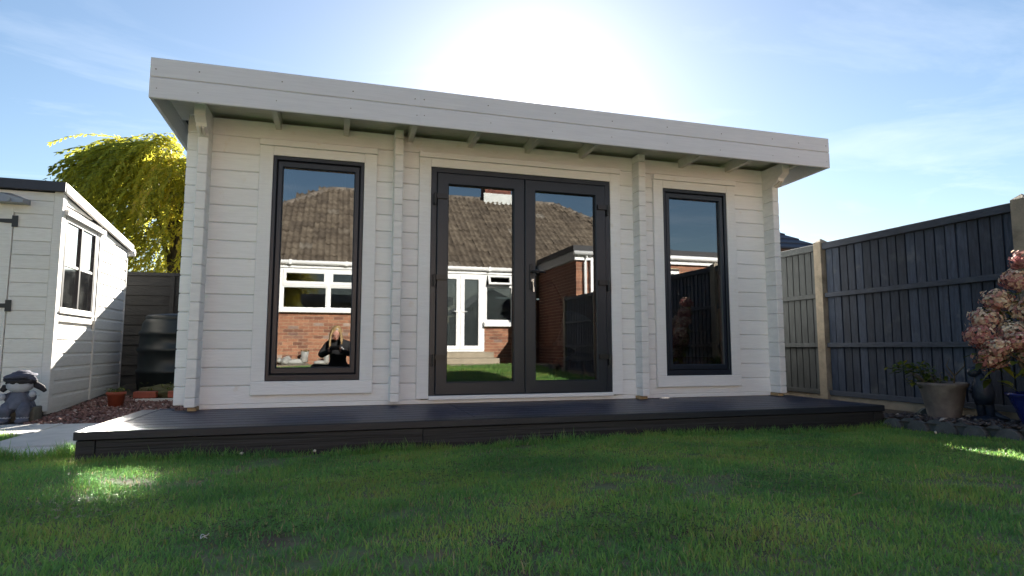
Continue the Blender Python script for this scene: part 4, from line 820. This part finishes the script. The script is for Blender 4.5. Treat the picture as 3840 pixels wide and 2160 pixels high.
# neighbour's house beyond the side fence: hipped slate roof over a brown eaves board
t = thing('neighbour_house', 'neighbouring house with dark slate hipped roof beyond the side fence', 'house', (8.2, 7.5, 0))
box('wall', 6.7, 9.2, 5.0, 12.0, 0, 2.5, 'render_wall', t)
b = MB(); e = 2.62; A = [(6.3, 4.6, e), (9.55, 4.6, e), (9.55, 12.4, e), (6.3, 12.4, e)]; ap = [(7.92, 6.3, 3.78), (7.92, 10.6, 3.78)]
b.v = A + ap; [b.face(q) for q in ((0, 1, 4), (1, 2, 5, 4), (2, 3, 5), (3, 0, 4, 5), (3, 2, 1, 0))]; rf = add('roof', b.mesh('roof'), 'slate_roof', t)
for i in range(9):   # courses of slates on the visible slopes
    u0, u1 = i / 9, (i + 1) / 9
    def L_(p, q, u, lift): return tuple(p[k] + (q[k] - p[k]) * u + (lift if k == 2 else 0) for k in range(3))
    for (pa, pb, qa, qb) in ((A[0], A[1], ap[0], ap[0]), (A[1], A[2], ap[0], ap[1])):
        b = MB(); b.quad(L_(pa, qa, u0, 0.035), L_(pb, qb, u0, 0.035), L_(pb, qb, u1, 0.008), L_(pa, qa, u1, 0.008)); b.quad(L_(pa, qa, u0, 0.004), L_(pb, qb, u0, 0.004), L_(pb, qb, u0, 0.035), L_(pa, qa, u0, 0.035)); add('slate_course', b.mesh('course'), 'slate_roof', rf)
box('eaves_board', 6.32, 9.53, 4.62, 4.65, 2.45, 2.615, 'brown_wood', t); box('eaves_board', 9.49, 9.52, 4.66, 12.3, 2.45, 2.615, 'brown_wood', t)

# ------------------------------------------------------------------ the bungalow behind the camera (seen in the glass)
HYW = -9.7; GZ = 0.25
house = thing('bungalow', 'red brick bungalow with brown tiled hipped roof and white window frames', 'house', (3.4, HYW - 4, 0))
def bricks(x0, x1, z0, z1, y, axis='x', holes=(), seed=1, face=1, lim=9999):
    """stretcher bond, each brick its own proud block with recessed joints"""
    rr = random.Random(seed); b = MB(); k = 0; z = z0
    while z < z1 - 0.01:
        zt = min(z + 0.065, z1); x = x0 - (0.1125 if k % 2 else 0)
        while x < x1:
            a, c = max(x, x0), min(x + 0.215, x1)
            segs = [(a, c)]
            for hx0, hx1, hz0, hz1 in holes:
                if zt > hz0 + 0.005 and z < hz1 - 0.005:
                    ns = []
                    for p, q in segs:
                        if q <= hx0 or p >= hx1: ns.append((p, q))
                        else:
                            if p < hx0: ns.append((p, hx0))
                            if q > hx1: ns.append((hx1, q))
                    segs = ns
            for p, q in segs:
                if q - p > 0.02:
                    b.cur = rr.random(); pr = 0.006 + rr.uniform(-0.002, 0.003)
                    if axis == 'x': b.box(p, q, y - 0.02, y + pr * face, z, zt)
                    else: b.box(y - pr if face < 0 else y - 0.02, y + 0.02 if face < 0 else y + pr, p, q, z, zt)
            x += 0.225
        z += 0.075; k += 1
    return b
hol = [(-1.28, 0.91, 1.475, 2.56), (2.385, 4.42, 1.18, 2.56), (2.385, 3.645, 0.0, 2.56)]
w = add('wall', None, None, house, (0, HYW, 0)) if False else None
b = MB()
for x0, x1, z0, z1 in ((-4.2, -1.28, 0, 2.56), (-1.28, 0.91, 0, 1.475), (0.91, 2.385, 0, 2.56), (3.645, 4.42, 0, 1.18), (4.42, 5.05, 0, 2.56), (2.385, 3.645, 0, 0.50)): b.box(x0, x1, HYW - 0.25, HYW - 0.004, z0, z1)
wall = add('wall', b.mesh('wall'), 'mortar', house)
add('brickwork', bricks(-4.2, 5.04, GZ - 0.06, 2.555, HYW, 'x', hol, 3).mesh('bricks', False, True), 'brick', wall, kind='stuff')
b = MB(); b.box(-4.2, -4.1, HYW - 8, HYW - 0.26, 0, 2.56); b.box(-4.2, 10.9, HYW - 8, HYW - 7.8, 0, 2.56); add('wall', b.mesh('wall'), 'brick_red_shade', house)
# rooms behind the glass
box('room_floor', -4.1, 5.0, HYW - 7.5, HYW - 0.26, 0.3, 0.5, 'inside_dark', house); box('room_ceiling', -4.1, 5.0, HYW - 7.5, HYW - 0.1, 2.50, 2.55, 'inside_dark', house); box('room_wall', -4.1, 5.0, HYW - 4.2, HYW - 4.0, 0.5, 2.5, 'inside_dark', house); box('room_wall', -0.55, 0.05, HYW - 2.0, HYW - 1.9, 0.5, 2.4, 'inside_pale', house)
# living room window: two top vents over two fixed lights
def upframe(name, x0, x1, z0, z1, y, w_=0.06, parent=None, d=0.07):
    r = ring(x0, x1, z0, z1, w_, w_, w_, w_, 0.0, d, 0.006); r.v = [(p[0], y - p[1], p[2]) for p in r.v]; r.f = [tuple(reversed(f)) for f in r.f]
    return add(name, r.mesh(name), 'upvc', parent or house)
wf = upframe('window', -1.28, 0.91, 1.50, 2.55, HYW + 0.01, 0.07)
for a, c in ((-1.21, -0.215), (-0.155, 0.84)):
    sf = upframe('vent', a, c, 2.14, 2.48, HYW + 0.03, 0.075, wf); upframe('light', a, c, 1.57, 2.10, HYW + 0.0, 0.03, wf)
    box('pane', a + 0.07, c - 0.07, HYW - 0.02, HYW - 0.016, 2.20, 2.42, 'house_pane', wf, 0); box('pane', a + 0.02, c - 0.02, HYW - 0.04, HYW - 0.036, 1.58, 2.09, 'house_pane', wf, 0)
box('mullion', -0.215, -0.155, HYW - 0.05, HYW + 0.015, 1.57, 2.48, 'upvc', wf); box('transom', -1.21, 0.84, HYW - 0.05, HYW + 0.016, 2.10, 2.14, 'upvc', wf); box('sill', -1.33, 0.96, HYW - 0.03, HYW + 0.12, 1.475, 1.575, 'upvc', wf)
# french doors with blinds
df = upframe('french_door_frame', 2.385, 3.645, 0.55, 2.55, HYW + 0.012, 0.06)
for a, c in ((2.445, 3.013), (3.017, 3.585)):
    dl = upframe('french_door', a, c, 0.60, 2.49, HYW + 0.03, 0.105, df)
    box('pane', a + 0.10, c - 0.10, HYW - 0.012, HYW - 0.008, 0.70, 2.39, 'house_pane', dl, 0)
    b = MB()
    for i in range(66):
        z = 0.72 + i * 0.0252; b.box(a + 0.10, c - 0.10, HYW - 0.045, HYW - 0.025, z, z + 0.014)
    add('blind', b.mesh('blind'), 'blind', dl)
    b = MB(); hxx = c - 0.05 if a < 3 else a + 0.05; b.box(hxx - 0.014, hxx + 0.014, HYW + 0.03, HYW + 0.042, 1.40, 1.62); b.tube([(hxx, HYW + 0.06, 1.56), (hxx + (-0.11 if a < 3 else 0.11), HYW + 0.065, 1.56)], 0.011, 6); add('handle', b.mesh('handle'), 'upvc', dl)
# kitchen window with its vent open
kf = upframe('window', 3.645, 4.42, 1.30, 2.55, HYW + 0.01, 0.065)
box('pane', 3.70, 4.36, HYW - 0.03, HYW - 0.026, 1.36, 2.20, 'house_pane', kf, 0); box('transom', 3.71, 4.355, HYW - 0.05, HYW + 0.014, 2.20, 2.25, 'upvc', kf); box('sill', 3.62, 4.46, HYW - 0.03, HYW + 0.13, 1.19, 1.305, 'upvc', kf)
r = ring(3.72, 4.34, 0.0, 0.27, 0.06, 0.06, 0.055, 0.055, 0, 0.05, 0.005); M = Matrix.Translation((0, HYW + 0.03, 2.50)) @ Matrix.Rotation(R(26), 4, 'X') @ Matrix.Translation((0, 0, -0.27)); r.v = [tuple(M @ Vector((p[0], -p[1] + 0.03, p[2]))) for p in r.v]; r.f = [tuple(reversed(f)) for f in r.f]; add('vent', r.mesh('vent'), 'upvc', kf)
b = MB()
for i in range(30): b.box(3.72, 4.34, HYW - 0.07, HYW - 0.05, 1.38 + i * 0.027, 1.392 + i * 0.027)
add('blind', b.mesh('blind'), 'blind', kf)
# gutter, fascia, roof
box('fascia', -4.5, 5.04, HYW + 0.02, HYW + 0.045, 2.53, 2.66, 'upvc', house)
b = MB(); b.tube([(-4.5, HYW + 0.10, 2.655), (5.04, HYW + 0.10, 2.655)], 0.052, 12); add('gutter', b.mesh('gutter', True), 'upvc', house)
b = MB()
for x in (-3.2, -1.05, 0.22, 1.1, 2.6, 3.75): b.box(x - 0.03, x + 0.03, HYW + 0.04, HYW + 0.158, 2.60, 2.712)
add('gutter_bracket', b.mesh('brackets'), 'upvc', house, kind='stuff')
EZ, RZ, RB = 2.66, 5.50, 4.0; RXa, RXb = -0.23, 7.0; yE = HYW + 0.06
SLP = math.atan2(RZ - EZ, RB + 0.06); CS, SN = math.cos(SLP), math.sin(SLP)
b = MB(); EX0, EX1 = RXa - RB - 0.1, RXb + RB + 0.1
b.v = [(EX0, yE, EZ - .02), (EX1, yE, EZ - .02), (RXb, HYW - RB, RZ - .02), (RXa, HYW - RB, RZ - .02), (EX0, HYW - 8.1, EZ - .02), (EX1, HYW - 8.1, EZ - .02)]
[b.face(q) for q in ((0, 1, 2, 3), (4, 0, 3), (1, 5, 2), (5, 4, 3, 2))]; roof = add('roof', b.mesh('roof'), 'ridge', house)
def roof_tiles():
    V = []; F = []; Rn = []; rr = np.random.default_rng(5); LS = (RB + 0.06) / CS; gauge = LS / 15.0; nx = 13
    for row in range(15):
        s0 = row * gauge; ymid = yE - (s0 + gauge * .5) * CS; inset = (yE - ymid)
        x = EX0 + inset * (RXa - EX0) / (RB + .06); xe = EX1 - inset * (EX1 - RXb) / (RB + .06); x = math.floor(x / 0.30) * 0.30
        while x < xe:
            ds = rr.normal(0, 0.012); dh = rr.normal(0, 0.005); rnd = rr.uniform(0, 1); tilt = rr.normal(0, 0.006); base = len(V)
            for i in range(nx):
                u = i / (nx - 1); hgt = 0.045 * (0.5 + 0.5 * math.cos(4 * math.pi * u)) ** 1.3
                xx = x + 0.305 * u
                for s_, lift in ((s0 - 0.03 + ds, 0.02), (s0 - 0.03 + ds, 0.06), (s0 + gauge + 0.04, 0.018)):
                    h_ = (lift + (hgt if lift > 0.031 or s_ > s0 else hgt) + dh + tilt * u); V.append((xx, yE - s_ * CS + h_ * SN, EZ + s_ * SN + h_ * CS)); Rn.append(rnd)
            for i in range(nx - 1):
                a = base + 3 * i; c = a + 3; F.append((a, c, c + 1, a + 1)); F.append((a + 1, c + 1, c + 2, a + 2))
            x += 0.30
    return npmesh('tiles', np.array(V), [np.array(F)], np.array(Rn))
add('tile', roof_tiles(), 'tile', roof, kind='stuff')
def ridge_tiles(p, q, n):
    p, q = Vector(p), Vector(q)
    for i in range(n):
        a = p + (q - p) * (i / n); c = p + (q - p) * ((i + 1.06) / n); b = MB(); b.tube([a, c], [0.11, 0.12], 10); add('ridge_tile', b.mesh('ridge', True), 'ridge', roof)
ridge_tiles((RXa, HYW - RB, RZ - .02), (RXb, HYW - RB, RZ - .02), 18); ridge_tiles((RXa, HYW - RB, RZ - .02), (EX0, yE, EZ - .02), 14); ridge_tiles((RXb, HYW - RB, RZ - .02), (EX1, yE, EZ - .02), 14)
ch = box('chimney', 4.55, 5.42, HYW - RB - 0.3, HYW - RB + 0.3, 4.9, 6.6, 'brick_red_shade', house); add('brickwork', bricks(4.55, 5.42, 5.65, 6.6, HYW - RB + 0.305, 'x', (), 9).mesh('bricks', False, True), 'brick_red_shade', ch, kind='stuff'); box('flashing', 4.50, 5.47, HYW - RB + 0.29, HYW - RB + 0.33, 5.25, 5.66, 'lead', ch)
b = MB(); b.lathe([(0.10, 6.6), (0.13, 6.62), (0.09, 6.95), (0.11, 7.0), (0.08, 7.0)], (4.8, HYW - RB, 0), 14); add('chimney_pot', b.mesh('pot', True), 'terracotta', ch)
# neighbour's flat-roofed extension against the boundary
XE, YE_ = 5.12, -7.15
ext = thing('brick_extension', 'flat-roofed red brick extension with white gutter beside the bungalow', 'extension', (8, -8.4, 0))
b = MB(); b.box(XE + 0.004, 11, -9.69, YE_ - 0.004, 0, 2.62); wx = add('wall', b.mesh('wall'), 'mortar', ext)
add('brickwork', bricks(-9.69, YE_, 0.2, 2.62, XE + 0.004, 'y', (), 4, -1).mesh('bricks', False, True), 'brick_red_shade', wx, kind='stuff'); add('brickwork', bricks(XE, 10.9, 0.2, 2.62, YE_ - 0.002, 'x', ((6.9, 7.75, 1.2, 2.5),), 5).mesh('bricks', False, True), 'brick', wx, kind='stuff')
box('flat_roof', XE - 0.10, 11.1, -9.6, YE_ + 0.10, 2.80, 2.93, 'felt_dark', ext); box('fascia', XE - 0.08, XE - 0.055, -9.6, YE_ + 0.08, 2.60, 2.80, 'lamp_grey', ext); box('soffit', XE - 0.055, XE, -9.6, YE_, 2.60, 2.62, 'lamp_grey', ext); box('fascia', XE - 0.08, 11.1, YE_ + 0.055, YE_ + 0.08, 2.60, 2.80, 'upvc', ext)
b = MB(); b.tube([(XE - 0.1, YE_ + 0.14, 2.745), (11, YE_ + 0.14, 2.745)], 0.055, 12); add('gutter', b.mesh('gutter', True), 'upvc', ext)
b = MB(); b.tube([(XE + 0.20, YE_ + 0.13, 2.70), (XE + 0.20, YE_ + 0.06, 2.55), (XE + 0.20, YE_ + 0.06, 0.2)], 0.036, 10); add('downpipe', b.mesh('pipe', True), 'upvc', ext)
b = MB(); b.box(XE + 0.32, XE + 0.42, YE_ + 0.012, YE_ + 0.09, 0.2, 2.70); add('downpipe', b.mesh('pipe'), 'upvc', ext)
upf = upframe('window', 6.9, 7.75, 1.25, 2.45, YE_ + 0.012, 0.07, ext); box('pane', 6.96, 7.69, YE_ - 0.02, YE_ - 0.016, 1.3, 2.4, 'house_pane', upf, 0); box('window_recess', 6.9, 7.75, YE_ - 0.06, YE_ - 0.003, 1.2, 2.5, 'inside_dark', upf, 0)
# patio and steps
b = MB(); b.box(-9, 5.0, HYW + 0.004, -8.15, -0.1, GZ); pt = add('patio', b.mesh('patio'), 'patio', kind='structure')
for i in range(15):
    for j in range(2): box('slab', -3.9 + i * 0.6 + 0.004, -3.9 + (i + 1) * 0.6 - 0.004, -8.15 - (j + 1) * 0.72 + 0.004, -8.15 - j * 0.72 - 0.004, GZ - 0.03, GZ + 0.012, 'patio', pt, 0.005)
box('step', 1.9, 3.85, HYW + 0.01, HYW + 0.75, GZ + 0.013, 0.40, 'patio', pt, 0.008); box('step', 2.2, 3.8, HYW + 0.01, HYW + 0.38, 0.401, 0.545, 'patio', pt, 0.008)
# ornaments by the house wall: old boots used as planters
def boot(x, y, z, s, lab, tuft):
    t = thing('boot_ornament', lab, 'ornament', (x, y, z))
    b = MB(); b.blob((x - 0.07 * s, y, z + 0.045 * s), (0.15 * s, 0.055 * s, 0.045 * s), 0.1); b.tube([(x + 0.03 * s, y, z + 0.04 * s), (x + 0.04 * s, y, z + 0.13 * s), (x + 0.045 * s, y, z + 0.20 * s)], [0.06 * s, 0.055 * s, 0.06 * s], 12); add('upper', b.mesh('upper', True), 'shoe_white', t)
    box('sole', x - 0.21 * s, x + 0.10 * s, y - 0.05 * s, y + 0.05 * s, z + 0.001, z + 0.022 * s, 'block', t)
    if tuft:
        b = MB(); leaves(b, (x + 0.045 * s, y, z + 0.18 * s), 40, 0.03 * s, 0.06, 0.05); add('foliage', b.mesh('foliage', False, True), 'leaf', t)
zb = GZ + 0.013
boot(-0.72, HYW + 0.25, zb, 1.5, 'tall white stone boot planter by the bungalow wall', True); boot(-0.22, HYW + 0.3, zb, 1.1, 'low white stone shoe planter with yellow sprigs by the bungalow wall', True)
t = thing('stone_pile', 'pale stones heaped against the bungalow wall beside the boot planter', 'stones', (-1.15, HYW + 0.25, zb)); b = MB()
for i in range(7): b.blob((-1.15 + random.uniform(-.15, .15), HYW + 0.22 + random.uniform(-.08, .08), zb + 0.06 + random.uniform(0, .06)), random.uniform(.05, .09), 0.4, 10, 7, i)
add('stone', b.mesh('stones', True), 'shoe_white', t, kind='stuff')

# ------------------------------------------------------------------ person sitting on the lawn, taking the picture with a phone
PLX, PLY = 0.06, -5.52; lz = lawn_z(PLY)
per = thing('person', 'person in black hooded top sitting on the lawn, head bent over a phone', 'person', (PLX, PLY, lz))
def skin(name, verts, edges, m, parent, sub=2, root=0):
    me = bpy.data.meshes.new(name); me.from_pydata([v[:3] for v in verts], edges, []); o = add(name, me, m, parent)
    o.modifiers.new('skin', 'SKIN'); o.modifiers['skin'].use_smooth_shade = True
    for i, v in enumerate(verts):
        sv = me.skin_vertices[0].data[i]; rr = v[3]; sv.radius = rr if isinstance(rr, tuple) else (rr, rr); sv.use_root = (i == root)
    s = o.modifiers.new('sub', 'SUBSURF'); s.levels = sub; s.render_levels = sub; return o
z = lz
bv = [(PLX, PLY - 0.14, z + 0.13, (0.17, 0.15)), (PLX, PLY - 0.12, z + 0.27, (0.155, 0.12)), (PLX + 0.0, PLY - 0.06, z + 0.42, (0.165, 0.12)), (PLX, PLY + 0.01, z + 0.55, (0.15, 0.10)), (PLX - 0.01, PLY + 0.06, z + 0.635, 0.06), (PLX - 0.02, PLY + 0.10, z + 0.675, 0.055),
      (PLX - 0.17, PLY - 0.0, z + 0.545, 0.072), (PLX - 0.29, PLY + 0.06, z + 0.36, 0.06), (PLX - 0.17, PLY + 0.24, z + 0.42, 0.045), (PLX - 0.115, PLY + 0.285, z + 0.455, 0.034),
      (PLX + 0.17, PLY - 0.0, z + 0.545, 0.072), (PLX + 0.28, PLY + 0.06, z + 0.36, 0.06), (PLX + 0.10, PLY + 0.24, z + 0.42, 0.045), (PLX + 0.01, PLY + 0.285, z + 0.455, 0.034),
      (PLX - 0.12, PLY - 0.08, z + 0.11, 0.10), (PLX - 0.42, PLY + 0.12, z + 0.16, 0.078), (PLX - 0.12, PLY + 0.26, z + 0.07, 0.058), (PLX + 0.02, PLY + 0.30, z + 0.055, 0.045),
      (PLX + 0.12, PLY - 0.08, z + 0.11, 0.10), (PLX + 0.42, PLY + 0.12, z + 0.16, 0.078), (PLX + 0.12, PLY + 0.36, z + 0.06, 0.055), (PLX - 0.05, PLY + 0.40, z + 0.05, 0.042)]
be = [(0, 1), (1, 2), (2, 3), (3, 4), (4, 5), (3, 6), (6, 7), (7, 8), (8, 9), (3, 10), (10, 11), (11, 12), (12, 13), (0, 14), (14, 15), (15, 16), (16, 17), (0, 18), (18, 19), (19, 20), (20, 21)]
body = skin('body', bv, be, 'cloth_black', per)
# head bent forward over the phone
HC = Vector((PLX - 0.045, PLY + 0.165, z + 0.735)); HM = Matrix.Rotation(R(-32), 3, 'X') @ Matrix.Rotation(R(8), 3, 'Y')
def hp(x, y, z_): return HC + HM @ Vector((x, y, z_))
b = MB(); b.blob(HC, (0.074, 0.09, 0.112), 0, 20, 14, 0, HM); b.blob(hp(0, 0.02, -0.06), (0.055, 0.068, 0.058), 0, 14, 10, 0, HM); b.blob(hp(0, 0.098, -0.015), (0.013, 0.018, 0.022), 0, 8, 6, 0, HM); hd = add('head', b.mesh('head', True), 'skin', per)
for sx in (-1, 1):
    b = MB(); b.blob(hp(sx * 0.032, 0.082, 0.008), (0.013, 0.008, 0.007), 0, 8, 6, 0, HM); add('eye', b.mesh('eye', True), 'cloth_black', hd)
    b = MB(); b.blob(hp(sx * 0.074, -0.005, -0.01), (0.01, 0.02, 0.03), 0, 8, 6, 0, HM); add('ear', b.mesh('ear', True), 'skin', hd)
b = MB(); b.blob(hp(0, 0.085, -0.062), (0.024, 0.009, 0.007), 0, 8, 6, 0, HM); mo = add('mouth', b.mesh('mouth', True), 'terracotta', hd)
b = MB(); b.blob(hp(0, -0.024, 0.024), (0.086, 0.098, 0.107), 0.1, 20, 12, 3, HM)
for i in range(26):   # long strands falling forward either side of the face
    sx = -1 if i % 3 else 1; u = random.uniform(-0.06, 0.06); p0 = hp(sx * 0.06, u, 0.07); p1 = hp(sx * 0.085, u + 0.01, -0.02); L = 0.30 if sx < 0 else 0.13
    b.tube([p0, p1, p1 + Vector((sx * 0.012 + random.uniform(-.01, .01), 0.035, -L * 0.5)), p1 + Vector((random.uniform(-.015, .03) * 1, 0.05 + random.uniform(-.02, .02), -L))], [0.016, 0.017, 0.013, 0.003], 6)
add('hair', b.mesh('hair', True), 'hair', per)
b = MB(); b.blob(hp(0.0, 0.045, 0.112), (0.02, 0.014, 0.01), 0, 8, 6); add('hair_clip', b.mesh('clip', True), 'cloth_print', per)
# white print on the chest: two dots and a curved stripe, a tag on the sleeve
CHY = PLY + 0.13
b = MB(); b.blob((PLX + 0.055, CHY - 0.012, z + 0.50), (0.010, 0.008, 0.013), nu=8, nv=6); b.blob((PLX + 0.078, CHY - 0.008, z + 0.475), (0.011, 0.008, 0.012), nu=8, nv=6)
for r0, dz in ((0.062, 0.0), (0.042, -0.012)):
    b.tube([(PLX + 0.10 + r0 * math.cos(a), CHY + 0.008, z + 0.40 + dz + r0 * 0.75 * math.sin(a)) for a in [R(170 - 130 * i / 8) for i in range(9)]], [0.002 + 0.006 * math.sin(math.pi * i / 8) for i in range(9)], 6)
b.tube([(PLX + 0.235, PLY + 0.085, z + 0.50), (PLX + 0.25, PLY + 0.09, z + 0.44)], [0.008, 0.005], 6); add('print', b.mesh('print', True), 'cloth_print', per)
# hands round the phone: palm and five fingers each
PHY = CAMLOC.y - 0.022; PHX, PHZ = CAMLOC.x, CAMLOC.z - 0.015
for sx in (-1, 1):
    wx_ = PHX + sx * 0.105; w0 = Vector((PLX - 0.115, PLY + 0.285, z + 0.455)) if sx < 0 else Vector((PLX + 0.01, PLY + 0.285, z + 0.455))
    palm = Vector((PHX + sx * 0.098, PHY - 0.04, PHZ - 0.03))
    vs = [(*w0, 0.028), (*((w0 + palm) / 2), 0.028), (*palm, (0.032, 0.022))]; es = [(0, 1), (1, 2)]
    for k, (dz, L) in enumerate(((0.028, 0.9), (0.010, 1.0), (-0.010, 0.95), (-0.028, 0.75))):
        n = len(vs); vs += [(palm.x + sx * 0.004, palm.y + 0.018, palm.z + dz, 0.010), (palm.x - sx * 0.012, PHY + 0.006 - 0.026, palm.z + dz * 1.05, 0.009), (palm.x - sx * 0.035 * L, PHY - 0.022, palm.z + dz, 0.008)]; es += [(2, n), (n, n + 1), (n + 1, n + 2)]
    n = len(vs); vs += [(palm.x - sx * 0.02, palm.y - 0.012, palm.z + 0.035, 0.011), (palm.x - sx * 0.045, PHY - 0.03, palm.z + 0.045, 0.009)]; es += [(2, n), (n, n + 1)]
    skin('hand', vs, es, 'cloth_black' if False else 'skin', per, 1, 2)
ph = tag(add('phone', cbox(0.155, 0.009, 0.075, 0.003), 'phone', None, (PHX, PHY, PHZ + 0.005)), 'black phone held in both hands by the person on the lawn', 'phone')

# ------------------------------------------------------------------ litter on the lawn
STX, STY = -0.354, -3.134
def on_lawn(x, y, dz=0.0): return (x, y, lawn_z(y) + 0.02 + dz)
for x, y, s, lab in ((-0.62, -1.19, 0.006, 'white pebble on the grass at the foot of the deck near the shed'), (-0.52, -1.17, 0.010, 'pale crumpled chip lying at the foot of the deck'), (-0.10, -1.2, 0.008, 'pale sliver of stone at the foot of the deck'), (4.22, -1.75, 0.010, 'pale dead petal on the grass by the scalloped edging')):
    b = MB(); b.blob((0, 0, 0), (s * 1.2, s * 0.8, s), 0.5, 9, 6, int(s * 1e4)); tag(add('pebble', b.mesh('pebble', True), 'pebble_white', None, on_lawn(x, y, 0.004)), lab, 'pebble')
b = MB(); b.tube([(0.011 * math.cos(a), 0.017 * math.sin(a), 0.004 * math.sin(3 * a)) for a in [R(30 + 290 * i / 14) for i in range(15)]], 0.0012, 6); tag(add('string_loop', b.mesh('loop', True), 'cloth_print', None, on_lawn(STX, STY, 0.010)), 'open loop of white string lying on the lawn', 'string')

# clover and other broad-leaved weeds among the grass: too many and small to count
def clover():
    b = MB()
    for cx, cy, n, sp_ in ((-0.9, -2.5, 260, 0.22), (0.6, -2.2, 320, 0.28), (1.9, -2.9, 300, 0.25), (0.9, -3.35, 220, 0.18), (2.9, -2.0, 260, 0.3), (-0.2, -3.0, 200, 0.15), (3.4, -2.6, 200, 0.25), (1.4, -1.7, 260, 0.3), (-1.9, -1.6, 200, 0.25)):
        for i in range(n):
            x, y = random.gauss(cx, sp_), random.gauss(cy, sp_ * 0.7)
            if y > -1.2 or x > 4.3: continue
            z = lawn_z(y) + random.uniform(0.012, 0.030); b.cur = random.uniform(0.0, 0.7); a0 = random.uniform(0, 6.3); L = random.uniform(0.006, 0.011)
            for k in range(3):
                a = a0 + k * 2.094; d = Vector((math.cos(a), math.sin(a), random.uniform(-0.1, 0.35))); s_ = Vector((-math.sin(a), math.cos(a), 0)); p = Vector((x, y, z))
                b.quad(p, p + d * L * .6 + s_ * L * .5, p + d * L * 1.1, p + d * L * .6 - s_ * L * .5)
    return b.mesh('clover', False, True)
o = add('clover', clover(), 'leaf', kind='stuff'); tag(o, 'low clover leaves mixed into the lawn', 'clover')
# a few narrow dead leaves blown onto the lawn
for i, (x, y) in enumerate(((0.35, -3.25), (1.25, -2.6), (-0.55, -2.2), (2.3, -2.35), (0.9, -1.9), (3.1, -1.7), (1.9, -3.3), (-1.3, -2.4), (0.1, -1.6))):
    b = MB(); L = random.uniform(0.035, 0.06); w_ = L * 0.22
    for u, ww, zz in ((0, 0, 0), (0.3, 1, 0.004), (0.7, 0.8, 0.008), (1, 0, 0.004)): b.v += [(L * (u - .5), -w_ * ww * .5, zz), (L * (u - .5), w_ * ww * .5, zz + 0.002)]
    for k in range(3): b.face((2 * k, 2 * k + 2, 2 * k + 3, 2 * k + 1))
    tag(add('fallen_leaf', b.mesh('leaf'), 'straw', None, (x, y, lawn_z(y) + 0.03), (random.uniform(-.4, .4), random.uniform(-.4, .4), random.uniform(0, 6.3))), 'narrow brown fallen leaf lying on the lawn', 'leaf', 'fallen leaves on the lawn')
